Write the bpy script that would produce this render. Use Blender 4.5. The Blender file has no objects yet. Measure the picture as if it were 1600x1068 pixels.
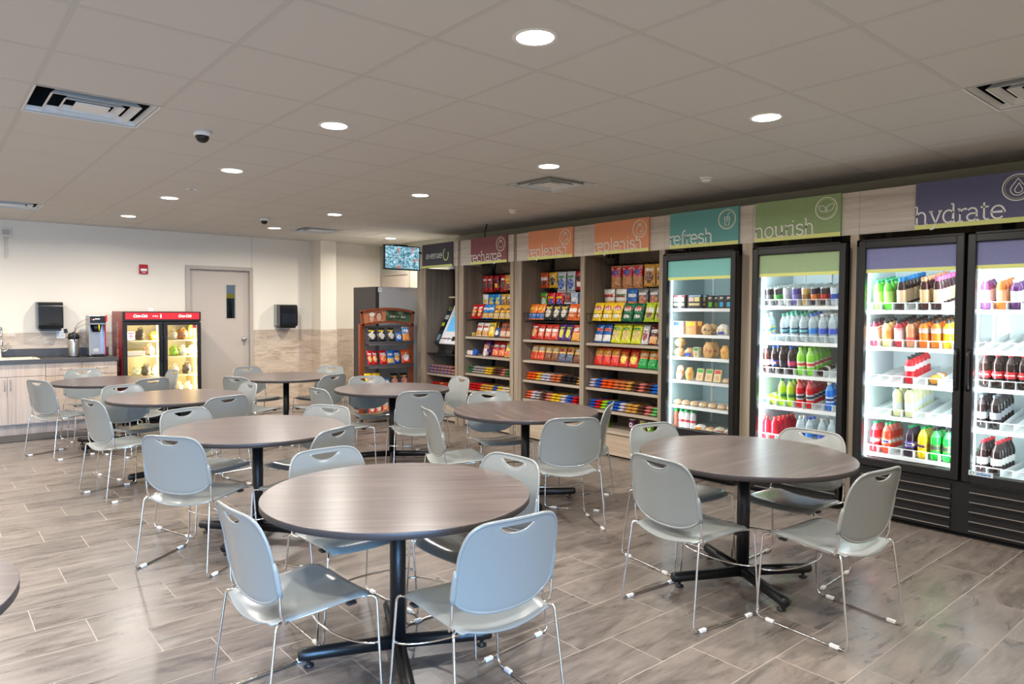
import bpy, bmesh, math, random
from mathutils import Vector, Matrix, Euler, noise
random.seed(7)
C = bpy.context.scene.collection
scene = bpy.context.scene
PI = math.pi
def rad(a): return a*PI/180
# ------------------------------------------------------------------ camera
HC, CEIL, YB, XW = 1.5815, 2.7351, 11.128, 6.42
YAW, PITCH, ROLL = -0.695081, -0.036120, 0.0054046
FPX, CX, CY = 1090.93, 783.212, 525.282
fwd = Vector((-math.sin(YAW)*math.cos(PITCH), math.cos(YAW)*math.cos(PITCH), math.sin(PITCH)))
r0 = Vector((math.cos(YAW), math.sin(YAW), 0)); u0 = r0.cross(fwd)
rt = math.cos(ROLL)*r0+math.sin(ROLL)*u0; up = -math.sin(ROLL)*r0+math.cos(ROLL)*u0
cam = bpy.data.objects.new('camera', bpy.data.cameras.new('camera')); C.objects.link(cam)
M = Matrix((rt, up, -fwd)).transposed().to_4x4(); M.translation = Vector((0, 0, HC))
cam.matrix_world = M
cam.data.sensor_fit = 'HORIZONTAL'; cam.data.sensor_width = 36
cam.data.lens = FPX/1600*36
cam.data.shift_x = (800-CX)/1600; cam.data.shift_y = (CY-534)/1600
cam.data.clip_start = .05
scene.camera = cam
# ------------------------------------------------------------------ view + world
vs = scene.view_settings
scene.display_settings.display_device = 'sRGB'
vs.view_transform = 'Standard'; vs.look = 'None'; vs.gamma = 1; vs.use_curve_mapping = False
vs.exposure = 0.0
world = bpy.data.worlds.new('world'); scene.world = world; world.use_nodes = True
world.node_tree.nodes['Background'].inputs[0].default_value = (.45, .68, 1, 1)
world.node_tree.nodes['Background'].inputs[1].default_value = .6
LAMP_W, WINDOW_W, COOLER_W = 36, 250, 18
def area(name, loc, direction, sx, sy, power, color=(1, 1, 1), shape='RECTANGLE', spread=180):
    l = bpy.data.lights.new(name, 'AREA'); l.shape = shape; l.size = sx
    if shape in ('RECTANGLE', 'ELLIPSE'): l.size_y = sy
    l.energy = power; l.color = color; l.spread = rad(spread)
    o = bpy.data.objects.new(name, l); C.objects.link(o); o.location = loc
    o.rotation_euler = Vector(direction).to_track_quat('-Z', 'Y').to_euler()
    return o
LX = [-1.69, .163, 2.016, 3.87]; LY = [.35, 2.205, 4.06, 5.915, 7.79, 9.645]
DOWNLIGHTS = [(x, y) for x in LX for y in LY]+[(5.80, 9.73)]
for x, y in DOWNLIGHTS:
    area('downlight_lamp', (x, y, CEIL-.012), (0, 0, -1), .15, .15, LAMP_W, (1, .955, .90), 'DISK', 165)
area('window_daylight', (-.9, -1.79, .98), (0.08, 1, -.40), 3.2, 1.5, WINDOW_W, (.24, .54, 1), spread=84)
# ------------------------------------------------------------------ materials
def lin(c):
    return tuple((v/12.92 if v <= .04045 else ((v+.055)/1.055)**2.4) for v in c)
def rgb(r, g, b): return lin((r/255, g/255, b/255))
_m = {}
def mat(name, col, rough=.5, metal=0, spec=.5, alpha=1, emit=0, emc=None, coat=0):
    if name in _m: return _m[name]
    m = bpy.data.materials.new(name); m.use_nodes = True
    b = m.node_tree.nodes['Principled BSDF']
    b.inputs['Base Color'].default_value = (*col, 1)
    b.inputs['Roughness'].default_value = rough; b.inputs['Metallic'].default_value = metal
    b.inputs['Specular IOR Level'].default_value = spec
    b.inputs['Alpha'].default_value = alpha
    b.inputs['Coat Weight'].default_value = coat
    if emit:
        b.inputs['Emission Color'].default_value = (*(emc or col), 1); b.inputs['Emission Strength'].default_value = emit
    _m[name] = m; return m
class NT:
    def __init__(s, m): s.t = m.node_tree; s.b = s.t.nodes['Principled BSDF']
    def n(s, typ, **k):
        o = s.t.nodes.new(typ)
        for a, v in k.items(): setattr(o, a, v)
        return o
    def l(s, a, b): s.t.links.new(a, b)
    def math(s, op, a, b=None, c=None):
        o = s.n('ShaderNodeMath', operation=op)
        for i, v in enumerate((a, b, c)):
            if v is None: continue
            if hasattr(v, 'links'): s.l(v, o.inputs[i])
            else: o.inputs[i].default_value = v
        return o.outputs[0]
    def mix(s, f, a, b, typ='MIX'):
        o = s.n('ShaderNodeMix', data_type='RGBA', blend_type=typ)
        for i, v in ((0, f), (6, a), (7, b)):
            if hasattr(v, 'links'): s.l(v, o.inputs[i])
            elif i == 0: o.inputs[0].default_value = v
            else: o.inputs[i].default_value = (*v, 1)
        return o.outputs[2]
    def co(s, kind='Object', scale=(1, 1, 1), rot=(0, 0, 0), loc=(0, 0, 0)):
        t = s.n('ShaderNodeTexCoord'); mp = s.n('ShaderNodeMapping')
        s.l(t.outputs[kind], mp.inputs[0]); mp.inputs['Scale'].default_value = scale
        mp.inputs['Rotation'].default_value = rot; mp.inputs['Location'].default_value = loc
        return mp.outputs[0]
    def noise(s, vec, scale=5, detail=4, rough=.5, dist=0):
        o = s.n('ShaderNodeTexNoise'); s.l(vec, o.inputs['Vector'])
        o.inputs['Scale'].default_value = scale; o.inputs['Detail'].default_value = detail
        o.inputs['Roughness'].default_value = rough; o.inputs['Distortion'].default_value = dist
        return o.outputs[0]
    def ramp(s, fac, stops):
        o = s.n('ShaderNodeValToRGB'); s.l(fac, o.inputs[0]); e = o.color_ramp.elements
        e[0].position, e[0].color = stops[0][0], (*stops[0][1], 1)
        e[1].position, e[1].color = stops[-1][0], (*stops[-1][1], 1)
        for p, c in stops[1:-1]:
            q = e.new(p); q.color = (*c, 1)
        return o.outputs[0]
    def bump(s, h, strength=.2, dist=.01):
        o = s.n('ShaderNodeBump'); s.l(h, o.inputs['Height'])
        o.inputs['Strength'].default_value = strength; o.inputs['Distance'].default_value = dist
        s.l(o.outputs[0], s.b.inputs['Normal'])
    def base(s, c): s.l(c, s.b.inputs['Base Color'])
def wood(name, c1, c2, c3, axis, fine=60, along=2.0, rough=.5, kind='Object', bump=.05):
    """streaky laminate; grain runs along `axis` (0,1,2)"""
    if name in _m: return _m[name]
    m = mat(name, c2, rough); t = NT(m)
    sc = [fine]*3; sc[axis] = along
    a = t.noise(t.co(kind, sc), 1, 5, .6, .4)
    sc2 = [fine*.22]*3; sc2[axis] = along*.35
    b = t.noise(t.co(kind, sc2, loc=(3, 7, 2)), 1, 3, .5, .8)
    f = t.math('ADD', t.math('MULTIPLY', a, .55), t.math('MULTIPLY', b, .45))
    t.base(t.ramp(f, [(.34, c1), (.5, c2), (.66, c3)])); t.bump(a, bump, .002)
    return m
# ------------------------------------------------------------------ mesh builder
class MB:
    def __init__(s): s.v = []; s.f = []; s.m = []; s.sm = []; s.mats = []
    def mi(s, m):
        if m not in s.mats: s.mats.append(m)
        return s.mats.index(m)
    def add(s, vs, fs, m, smooth=False, tf=None):
        o = len(s.v); k = s.mi(m)
        for v in vs: s.v.append(tuple(tf @ Vector(v)) if tf else tuple(v))
        for f in fs: s.f.append([i+o for i in f]); s.m.append(k); s.sm.append(smooth)
        return s
    def box(s, a, b, m, tf=None, bev=0):
        x0, y0, z0 = a; x1, y1, z1 = b
        if x0 > x1: x0, x1 = x1, x0
        if y0 > y1: y0, y1 = y1, y0
        if z0 > z1: z0, z1 = z1, z0
        if not bev:
            vs = [(x0, y0, z0), (x1, y0, z0), (x1, y1, z0), (x0, y1, z0), (x0, y0, z1), (x1, y0, z1), (x1, y1, z1), (x0, y1, z1)]
            return s.add(vs, [(3, 2, 1, 0), (4, 5, 6, 7), (0, 1, 5, 4), (1, 2, 6, 5), (2, 3, 7, 6), (3, 0, 4, 7)], m, False, tf)
        bm = bmesh.new(); bmesh.ops.create_cube(bm, size=1)
        for v in bm.verts: v.co = Vector(((x0+x1)/2+v.co.x*(x1-x0), (y0+y1)/2+v.co.y*(y1-y0), (z0+z1)/2+v.co.z*(z1-z0)))
        bmesh.ops.bevel(bm, geom=bm.edges[:], offset=bev, segments=2, affect='EDGES', profile=.5)
        bm.verts.index_update()
        s.add([v.co for v in bm.verts], [[v.index for v in f.verts] for f in bm.faces], m, False, tf); bm.free(); return s
    def lathe(s, prof, m, n=20, loc=(0, 0, 0), tf=None, ms=None, smooth=True, cap=True):
        """prof: [(r,z)...]; ms: optional material per segment"""
        vs = []; 
        for r, z in prof:
            for i in range(n):
                a = 2*PI*i/n; vs.append((loc[0]+r*math.cos(a), loc[1]+r*math.sin(a), loc[2]+z))
        for j in range(len(prof)-1):
            mm = ms[j] if ms else m
            fs = [(j*n+i, j*n+(i+1) % n, (j+1)*n+(i+1) % n, (j+1)*n+i) for i in range(n)]
            if j == 0: s.add(vs, fs, mm, smooth, tf); base = len(s.v)-len(vs)
            else:
                k = s.mi(mm)
                for f in fs: s.f.append([q+base for q in f]); s.m.append(k); s.sm.append(smooth)
        if cap:
            for j, mm in ((0, ms[0] if ms else m), (len(prof)-1, ms[-1] if ms else m)):
                f = [base+j*n+i for i in range(n)]
                if j == 0: f.reverse()
                s.f.append(f); s.m.append(s.mi(mm)); s.sm.append(False)
        return s
    def tube(s, pts, r, m, n=8, closed=False, cap=True, rs=None, tf=None):
        P = [Vector(p) for p in pts]; N = len(P); vs = []; prev = None
        for i, p in enumerate(P):
            if closed: t = (P[(i+1) % N]-P[i-1]).normalized()
            else: t = (P[min(i+1, N-1)]-P[max(i-1, 0)]).normalized()
            if prev is None:
                a = Vector((0, 0, 1)) if abs(t.z) < .9 else Vector((1, 0, 0)); u = a.cross(t).normalized()
            else:
                u = (prev-t*prev.dot(t))
                u = u.normalized() if u.length > 1e-6 else prev
            prev = u; w = t.cross(u); rr = rs[i] if rs else r
            for k in range(n):
                a = 2*PI*k/n; vs.append(p+(u*math.cos(a)+w*math.sin(a))*rr)
        fs = []
        for i in range(N if closed else N-1):
            j = (i+1) % N
            for k in range(n): fs.append((i*n+k, i*n+(k+1) % n, j*n+(k+1) % n, j*n+k))
        if cap and not closed: fs += [list(range(n))[::-1], list(range((N-1)*n, N*n))]
        return s.add(vs, fs, m, True, tf)
    def cyl(s, a, b, r, m, n=16, r2=None, tf=None):
        return s.tube([a, b], r, m, n, rs=[r, r2 if r2 is not None else r], tf=tf)
    def prism(s, poly, axis, a, b, m, tf=None, smooth=False):
        """extrude polygon (2-D) along axis between a and b"""
        def P(p, t):
            return (t, p[0], p[1]) if axis == 0 else ((p[0], t, p[1]) if axis == 1 else (p[0], p[1], t))
        n = len(poly); vs = [P(p, a) for p in poly]+[P(p, b) for p in poly]
        fs = [list(range(n))[::-1], list(range(n, 2*n))]+[(i, (i+1) % n, n+(i+1) % n, n+i) for i in range(n)]
        return s.add(vs, fs, m, smooth, tf)
    def mesh(s, name):
        me = bpy.data.meshes.new(name); me.from_pydata(s.v, [], s.f)
        for m in s.mats: me.materials.append(m)
        me.polygons.foreach_set('material_index', s.m); me.polygons.foreach_set('use_smooth', s.sm)
        bm = bmesh.new(); bm.from_mesh(me); bmesh.ops.recalc_face_normals(bm, faces=bm.faces); bm.to_mesh(me); bm.free()
        me.update(); return me
    def build(s, name, parent=None, loc=None, rot=None):
        o = bpy.data.objects.new(name, s.mesh(name)); C.objects.link(o)
        if parent: o.parent = parent
        if loc: o.location = loc
        if rot: o.rotation_euler = rot
        return o
def bez(pts, k=6, rad_=.03):
    """round the corners of a polyline"""
    P = [Vector(p) for p in pts]; out = [P[0]]
    for i in range(1, len(P)-1):
        a = (P[i-1]-P[i]); b = (P[i+1]-P[i]); d = min(rad_, a.length*.48, b.length*.48)
        p0 = P[i]+a.normalized()*d; p2 = P[i]+b.normalized()*d
        for j in range(k+1):
            t = j/k; out.append(p0*(1-t)**2+P[i]*2*t*(1-t)+p2*t*t)
    out.append(P[-1]); return out
def tag(o, label, cat, group=None):
    o['label'] = label; o['category'] = cat
    if group: o['group'] = group
    return o
def thing(name, label, cat, loc=(0, 0, 0), rz=0, group=None):
    o = bpy.data.objects.new(name, None); C.objects.link(o); o.empty_display_size = .1
    o.location = loc; o.rotation_euler = (0, 0, rz); return tag(o, label, cat, group)
def struct(o): o['kind'] = 'structure'; return o
def dup(root, loc=None, rot=None, label=None, group=None, cat=None):
    r = root.copy(); C.objects.link(r)
    if loc is not None: r.location = loc
    if rot is not None: r.rotation_euler = rot
    if label: r['label'] = label
    if group: r['group'] = group
    for ch in root.children:
        c = ch.copy(); C.objects.link(c); c.parent = r
        for g in ch.children:
            d = g.copy(); C.objects.link(d); d.parent = c
    return r
ORD = ['first', 'second', 'third', 'fourth', 'fifth', 'sixth', 'seventh', 'eighth', 'ninth', 'tenth', 'eleventh', 'twelfth', 'thirteenth', 'fourteenth', 'fifteenth']
# text helper (built-in font turned into mesh)
def text_obj(txt, size, m, parent, loc, rot, name='lettering', shear=0, extrude=.0008, align='CENTER', width=1.0, bold=0):
    cu = bpy.data.curves.new(name, 'FONT'); cu.body = txt; cu.size = size; cu.shear = shear; cu.extrude = extrude
    cu.align_x = align; cu.align_y = 'CENTER'; cu.offset = bold
    t = bpy.data.objects.new('tmp', cu); C.objects.link(t)
    dg = bpy.context.evaluated_depsgraph_get(); me = bpy.data.meshes.new_from_object(t.evaluated_get(dg))
    bpy.data.objects.remove(t); bpy.data.curves.remove(cu)
    me.materials.clear(); me.materials.append(m)
    if width != 1: 
        for v in me.vertices: v.co.x *= width
    o = bpy.data.objects.new(name, me); C.objects.link(o); o.location = loc; o.rotation_euler = rot
    if parent: o.parent = parent
    return o
def ribbon(mb, pts, w, m, y0=0, y1=-.0015, closed=False):
    """flat stroke in the local XZ plane, facing -Y"""
    P = [Vector((p[0], p[1])) for p in pts]; N = len(P); L = []; R_ = []
    for i in range(N):
        a = P[i-1] if (i or closed) else P[0]; b = P[(i+1) % N] if (i < N-1 or closed) else P[-1]
        t = (b-a)
        t = t.normalized() if t.length > 1e-9 else Vector((1, 0)); n = Vector((-t.y, t.x))
        e1 = (P[i]-a); e2 = (b-P[i]); k = 1
        if e1.length > 1e-9 and e2.length > 1e-9: k = 1/max(.5, math.cos(e1.angle(e2)/2))
        L.append(P[i]+n*w/2*k); R_.append(P[i]-n*w/2*k)
    vs = [(p.x, y1, p.y) for p in L]+[(p.x, y1, p.y) for p in R_]+[(p.x, y0, p.y) for p in L]+[(p.x, y0, p.y) for p in R_]
    fs = []
    for i in range(N if closed else N-1):
        j = (i+1) % N
        fs += [(i, j, N+j, N+i), (i, j, 2*N+j, 2*N+i), (N+i, N+j, 3*N+j, 3*N+i)]
    mb.add(vs, fs, m)
def arc(cx, cy, rx, ry, a0, a1, n=14):
    return [(cx+rx*math.cos(rad(a0+(a1-a0)*i/n)), cy+ry*math.sin(rad(a0+(a1-a0)*i/n))) for i in range(n+1)]
# thin slab-serif letters for the market signs: advance width, strokes
S_ = .125
def glyphs():
    g = {}
    base = lambda x: [(x-S_, 0), (x+S_, 0)]
    g['r'] = (.62, [[(.2, 0), (.2, 1)], [(.02, 1), (.2, 1)], [(.02, 0), (.42, 0)], arc(.62, .6, .42, .4, 180, 92)+[(.68, .9)]])
    g['e'] = (1.0, [[(.06, .52), (.92, .52)]+arc(.49, .5, .43, .5, 2, 318, 26)])
    g['c'] = (.92, [arc(.49, .5, .43, .5, 48, 312, 24), [(.79, .86), (.79, .68)]])
    g['h'] = (1.12, [[(.2, 0), (.2, 1.5)], [(.02, 1.5), (.2, 1.5)], base(.2), arc(.52, .6, .32, .4, 180, 0)+[(.84, 0)], base(.88)])
    g['n'] = (1.12, [[(.2, 0), (.2, 1)], [(.02, 1), (.2, 1)], base(.2), arc(.52, .6, .32, .4, 180, 0)+[(.84, 0)], base(.88)])
    g['a'] = (.98, [arc(.44, .68, .32, .32, 150, 0)+[(.76, .1), (.82, 0), (.95, 0)], [(.76, .58)]+arc(.42, .29, .33, .29, 88, 360, 20)])
    g['g'] = (1.05, [arc(.45, .56, .36, .42, 0, 360, 24), [(.81, 1), (.81, -.1)]+arc(.45, -.1, .36, .36, 0, -150), [(.81, 1), (.98, 1)]])
    g['p'] = (1.12, [[(.2, 1), (.2, -.48)], [(.02, 1), (.2, 1)], base(.2)[:0] or [(.05, -.48), (.38, -.48)], arc(.56, .5, .38, .5, 150, -150, 24)])
    g['l'] = (.5, [[(.24, 0), (.24, 1.5)], [(.06, 1.5), (.24, 1.5)], [(.06, 0), (.44, 0)]])
    g['i'] = (.5, [[(.24, 0), (.24, 1)], [(.06, 1), (.24, 1)], [(.06, 0), (.44, 0)], [(.24, 1.3), (.24, 1.43)]])
    g['s'] = (.86, [arc(.43, .75, .31, .25, 20, 215, 14)+arc(.43, .25, .34, .25, 55, -160, 16)])
    g['f'] = (.66, [[(.26, 0), (.26, 1.1)]+arc(.56, 1.15, .3, .35, 180, 75), [(.04, 1), (.56, 1)], [(.08, 0), (.48, 0)]])
    g['o'] = (1.04, [arc(.5, .5, .43, .5, 0, 360, 28)])
    g['u'] = (1.12, [[(.04, 1), (.2, 1), (.2, .4)]+arc(.52, .4, .32, .4, 180, 360), [(.68, 1), (.84, 1), (.84, 0), (1.0, 0)]])
    g['y'] = (.98, [[(.12, 1), (.5, .02)], [(.86, 1), (.42, -.22), (.3, -.44), (.08, -.44)], [(0, 1), (.28, 1)], [(.7, 1), (.98, 1)]])
    g['d'] = (1.1, [[(.82, 1.5), (.82, 0), (1.0, 0)], [(.64, 1.5), (.82, 1.5)], arc(.48, .5, .39, .5, 30, 330, 24)])
    g['t'] = (.72, [[(.28, 1.35), (.28, .3)]+arc(.52, .26, .24, .26, 180, 300), [(.04, 1), (.6, 1)]])
    g['v'] = (.98, [[(.1, 1), (.48, 0), (.88, 1)]])
    return g
GLY = glyphs()
def stroke_text(txt, xh, m, w=.13, track=1.0, sx=1.0):
    mb = MB(); x = 0
    for ch in txt:
        adv, st = GLY[ch]
        for s in st: ribbon(mb, [((x+p[0]*sx)*xh, p[1]*xh) for p in s], w*xh, m)
        x += adv*track*sx
    return mb, x*xh
# ------------------------------------------------------------------ shared materials
M_ = {}
M_['ceil'] = mat('ceiling_tile', rgb(206, 202, 195), .95, spec=.1)
t = NT(M_['ceil']); nz = t.noise(t.co('Object'), 160, 3, .7)
t.base(t.mix(t.math('MULTIPLY', nz, .12), rgb(210, 206, 199), rgb(168, 163, 156))); t.bump(nz, .12, .003)
M_['tbar'] = mat('ceiling_bar', rgb(196, 192, 185), .7)
M_['wall'] = mat('wall_paint', rgb(228, 217, 199), .7, spec=.3)
t = NT(M_['wall']); t.bump(t.noise(t.co('Object'), 220, 2), .04, .001)
M_['wall_shaded'] = mat('wall_paint_shaded', rgb(176, 176, 160), .75, spec=.3)  # same paint as the other walls, market-side shade put into its colour
M_['frame_taupe'] = mat('door_frame_taupe', rgb(176, 164, 150), .45)
M_['door_taupe'] = mat('door_taupe', rgb(188, 174, 160), .5)
M_['white'] = mat('white_plastic', rgb(235, 233, 228), .4)
M_['whitemetal'] = mat('white_enamel', rgb(232, 232, 228), .45)
M_['black'] = mat('black_plastic', rgb(22, 22, 24), .35)
M_['blackmetal'] = mat('black_powder_metal', rgb(20, 20, 22), .38, spec=.5)
M_['darkvoid'] = mat('dark_cavity', rgb(14, 15, 16), .9)
M_['chrome'] = mat('chrome', (.78, .77, .75), .16, 1)
M_['steel'] = mat('brushed_steel', (.56, .55, .53), .3, 1)
M_['glass'] = mat('clear_glass', (1, 1, 1), .02)
def glassify(m, tint=(1, 1, 1), refl=.5):
    t = NT(m); tr = t.n('ShaderNodeBsdfTransparent'); tr.inputs[0].default_value = (*tint, 1)
    gl = t.n('ShaderNodeBsdfGlossy'); gl.inputs['Roughness'].default_value = .02
    fr = t.n('ShaderNodeFresnel'); fr.inputs[0].default_value = 1.45
    mx = t.n('ShaderNodeMixShader'); t.l(t.math('MULTIPLY', fr.outputs[0], refl), mx.inputs[0])
    t.l(tr.outputs[0], mx.inputs[1]); t.l(gl.outputs[0], mx.inputs[2])
    out = [n for n in t.t.nodes if n.type == 'OUTPUT_MATERIAL'][0]; t.l(mx.outputs[0], out.inputs[0])
glassify(M_['glass'])
def stone(name, c1, c2, cv, tile_u, tile_v, step, axes, grout, rough, off=(0, 0), gw=.003, vrot=.5):
    """stone-look rectangular tiles: axes = (u axis, v axis) ; row offset `step` per row"""
    m = mat(name, c2, rough); t = NT(m)
    cd = t.co('Object'); sp = t.n('ShaderNodeSeparateXYZ'); t.l(cd, sp.inputs[0])
    u, v = sp.outputs[axes[0]], sp.outputs[axes[1]]
    vv = t.math('DIVIDE', t.math('ADD', v, off[1]), tile_v); row = t.math('FLOOR', vv)
    uu = t.math('DIVIDE', t.math('ADD', t.math('ADD', u, off[0]), t.math('MULTIPLY', row, step)), tile_u)
    col = t.math('FLOOR', uu)
    fu = t.math('FRACT', uu); fv = t.math('FRACT', vv)
    eu = t.math('MULTIPLY', t.math('MINIMUM', fu, t.math('SUBTRACT', 1, fu)), tile_u)
    ev = t.math('MULTIPLY', t.math('MINIMUM', fv, t.math('SUBTRACT', 1, fv)), tile_v)
    g = t.math('LESS_THAN', t.math('MINIMUM', eu, ev), gw/2)
    # per tile random shift of the veining
    cb = t.n('ShaderNodeCombineXYZ'); t.l(col, cb.inputs[0]); t.l(row, cb.inputs[1])
    wn = t.n('ShaderNodeTexWhiteNoise', noise_dimensions='3D'); t.l(cb.outputs[0], wn.inputs['Vector'])
    sc = t.n('ShaderNodeVectorMath', operation='SCALE'); t.l(wn.outputs['Color'], sc.inputs[0]); sc.inputs['Scale'].default_value = 9
    ad = t.n('ShaderNodeVectorMath', operation='ADD'); t.l(cd, ad.inputs[0]); t.l(sc.outputs[0], ad.inputs[1])
    rotv = [0, 0, 0]; rotv[3-axes[0]-axes[1]] = vrot
    def mp(s, r):
        o = t.n('ShaderNodeMapping'); t.l(ad.outputs[0], o.inputs[0]); o.inputs['Scale'].default_value = s; o.inputs['Rotation'].default_value = r; return o.outputs[0]
    s1 = [1, 1, 1]; s1[axes[0]] = 1.6; s1[axes[1]] = 7; s1[3-axes[0]-axes[1]] = 1
    a = t.noise(mp(s1, rotv), 1.2, 7, .62, 1.4)
    s2 = [1, 1, 1]; s2[axes[0]] = 6; s2[axes[1]] = 34
    b = t.noise(mp(s2, rotv), 1.2, 5, .6, .6)
    f = t.math('ADD', t.math('MULTIPLY', a, .74), t.math('MULTIPLY', b, .26))
    f = t.math('ADD', f, t.math('MULTIPLY', t.math('SUBTRACT', wn.outputs['Value'], .5), .05))
    c = t.ramp(f, [(.36, cv), (.46, c1), (.55, c2), (.68, tuple(min(1, q*1.16) for q in c2))])
    # thin veins
    w = t.noise(mp([s1[0]*.9, s1[1]*.9, s1[2]*.9], [q*1.6 for q in rotv]), 1.6, 6, .7, 2.2)
    vein = t.math('SMOOTH_MIN', 1, t.math('MULTIPLY', t.math('ABSOLUTE', t.math('SUBTRACT', w, .5)), 36), .1)
    c = t.mix(t.math('MULTIPLY', t.math('SUBTRACT', 1, vein), .34), c, cv)
    t.base(t.mix(g, c, grout))
    r_ = t.math('ADD', t.math('MULTIPLY', a, .16), rough-.08); t.l(t.math('ADD', r_, t.math('MULTIPLY', g, .4)), t.b.inputs['Roughness'])
    t.bump(t.math('SUBTRACT', 1, g), .25, .001)
    return m
M_['floor'] = stone('floor_stone_tile', rgb(108, 99, 92), rgb(122, 112, 104), rgb(88, 80, 74), .645, .305, .215, (0, 1), rgb(160, 149, 137), .29, off=(.02, -.085), gw=.004, vrot=.32)
M_['wains'] = stone('wall_stone_tile', rgb(192, 172, 150), rgb(204, 186, 165), rgb(166, 144, 124), .61, .31, .305, (0, 2), rgb(186, 172, 155), .42, off=(.25, .02), gw=.003, vrot=-.38)
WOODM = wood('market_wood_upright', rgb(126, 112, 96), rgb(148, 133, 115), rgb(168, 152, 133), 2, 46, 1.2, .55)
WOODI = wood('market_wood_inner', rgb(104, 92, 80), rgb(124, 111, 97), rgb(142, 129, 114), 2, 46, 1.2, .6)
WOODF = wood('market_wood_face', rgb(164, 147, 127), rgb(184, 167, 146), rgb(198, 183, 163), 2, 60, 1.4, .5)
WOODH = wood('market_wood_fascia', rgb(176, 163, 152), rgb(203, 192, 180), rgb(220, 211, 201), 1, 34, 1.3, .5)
WOODS = wood('market_shelf_board', rgb(150, 136, 120), rgb(170, 156, 139), rgb(186, 172, 155), 1, 50, 1.5, .5)
WOODB = wood('market_base_board', rgb(160, 141, 120), rgb(181, 162, 140), rgb(198, 180, 158), 1, 26, 1.0, .5)
TABW = wood('table_laminate', rgb(70, 61, 59), rgb(89, 79, 76), rgb(112, 100, 95), 0, 70, 2.4, .28, bump=.01)
CABW = wood('cabinet_laminate', rgb(168, 147, 130), rgb(188, 168, 150), rgb(203, 185, 168), 2, 60, 1.6, .45)
CHERRY = wood('cherry_wood', rgb(112, 52, 28), rgb(140, 70, 40), rgb(160, 86, 52), 2, 50, 2.4, .4)
# ------------------------------------------------------------------ room shell
X0, X1, Y0, Y1 = -3.4, XW, -1.6, YB
struct(MB().box((X0, Y0, -.1), (X1, Y1, 0), M_['floor']).build('floor'))
GX, GY, TS = .4759, 2.5011, .61
vent_cells = [(0, 3), (6, -3), (6, 3), (0, 11), (6, 11)]
mb = MB()
xs = sorted(set([X0]+[GX+TS*i for i in range(-12, 14) if X0 < GX+TS*i < X1]+[X1])); ys = sorted(set([Y0]+[GY+TS*j for j in range(-14, 22) if Y0 < GY+TS*j < Y1]+[Y1]))
for a in range(len(xs)-1):
    for b in range(len(ys)-1):
        i = round((xs[a]-GX)/TS); j = round((ys[b]-GY)/TS)
        if (i, j) in vent_cells and abs(xs[a]-(GX+TS*i)) < .01 and abs(ys[b]-(GY+TS*j)) < .01: continue
        mb.box((xs[a], ys[b], CEIL), (xs[a+1], ys[b+1], CEIL+.03), M_['ceil'])
struct(mb.build('ceiling'))
mb = MB(); w = .012
for x in xs[1:-1]: mb.box((x-w, Y0, CEIL-.0012), (x+w, Y1, CEIL+.001), M_['tbar'])
for y in ys[1:-1]: mb.box((X0, y-w, CEIL-.001), (X1, y+w, CEIL+.001), M_['tbar'])
# leave vent openings clear of bars except at their rims (bars only run along tile edges)
struct(mb.build('trim_1'))
TH = .14
struct(MB().box((X1, Y0, 0), (X1+TH, Y1+TH, CEIL+.2), M_['wall_shaded']).build('wall_right'))
struct(MB().box((X0-TH, Y0, 0), (X0, Y1+TH, CEIL+.2), M_['wall']).build('wall_left'))
# back wall with door opening
DX0, DX1, DZ = 3.09, 4.10, 2.25
mb = MB()
mb.box((X0, YB, 0), (DX0, YB+TH, CEIL+.2), M_['wall']); mb.box((DX1, YB, 0), (X1, YB+TH, CEIL+.2), M_['wall']); mb.box((DX0, YB, DZ), (DX1, YB+TH, CEIL+.2), M_['wall'])
struct(mb.build('wall_back'))
mb = MB(); zt = 1.262
for a, b in ((X0, DX0), (DX1, 5.10), (5.38, X1)): mb.box((a, YB-.008, .09), (b, YB, zt), M_['wains'])
struct(mb.build('trim_2'))
mb = MB()
for a, b in ((X0, DX0), (DX1, 5.10), (5.38, X1)): mb.box((a, YB-.012, 0), (b, YB, .09), M_['wains'])
struct(mb.build('baseboard_back'))
mb = MB(); mb.box((5.10, 10.778, 0), (5.38, YB, CEIL), M_['wall']); mb.box((5.092, 10.77, 0), (5.388, YB, zt), M_['wains'])
struct(mb.build('wall_column'))
struct(MB().box((4.088, YB-.004, DZ), (4.096, YB, CEIL), mat('seam', rgb(196, 188, 175), .7)).build('trim_3'))
# door_1 in back wall
mb = MB(); fw = .055
mb.box((DX0, YB-.03, 0), (DX0+fw, YB+.12, DZ), M_['frame_taupe']); mb.box((DX1-fw, YB-.03, 0), (DX1, YB+.12, DZ), M_['frame_taupe']); mb.box((DX0+fw, YB-.03, DZ-fw), (DX1-fw, YB+.12, DZ), M_['frame_taupe'])
mb.box((DX0+fw, YB+.03, 0), (DX0+fw+.02, YB+.12, DZ-fw), M_['frame_taupe']); mb.box((DX1-fw-.02, YB+.03, 0), (DX1-fw, YB+.12, DZ-fw), M_['frame_taupe'])
d1 = struct(mb.build('door_1'))
lx0, lx1 = DX0+fw+.02, DX1-fw-.02; wx0, wx1, wz0, wz1 = 3.70, 3.84, 1.445, 1.968
mb = MB(); ya, yb = YB+.035, YB+.08
mb.box((lx0, ya, .01), (wx0, yb, DZ-fw-.005), M_['door_taupe']); mb.box((wx1, ya, .01), (lx1, yb, DZ-fw-.005), M_['door_taupe'])
mb.box((wx0, ya, .01), (wx1, yb, wz0), M_['door_taupe']); mb.box((wx0, ya, wz1), (wx1, yb, DZ-fw-.005), M_['door_taupe'])
mb.build('door_leaf', d1)
mb = MB(); g = .018
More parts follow.
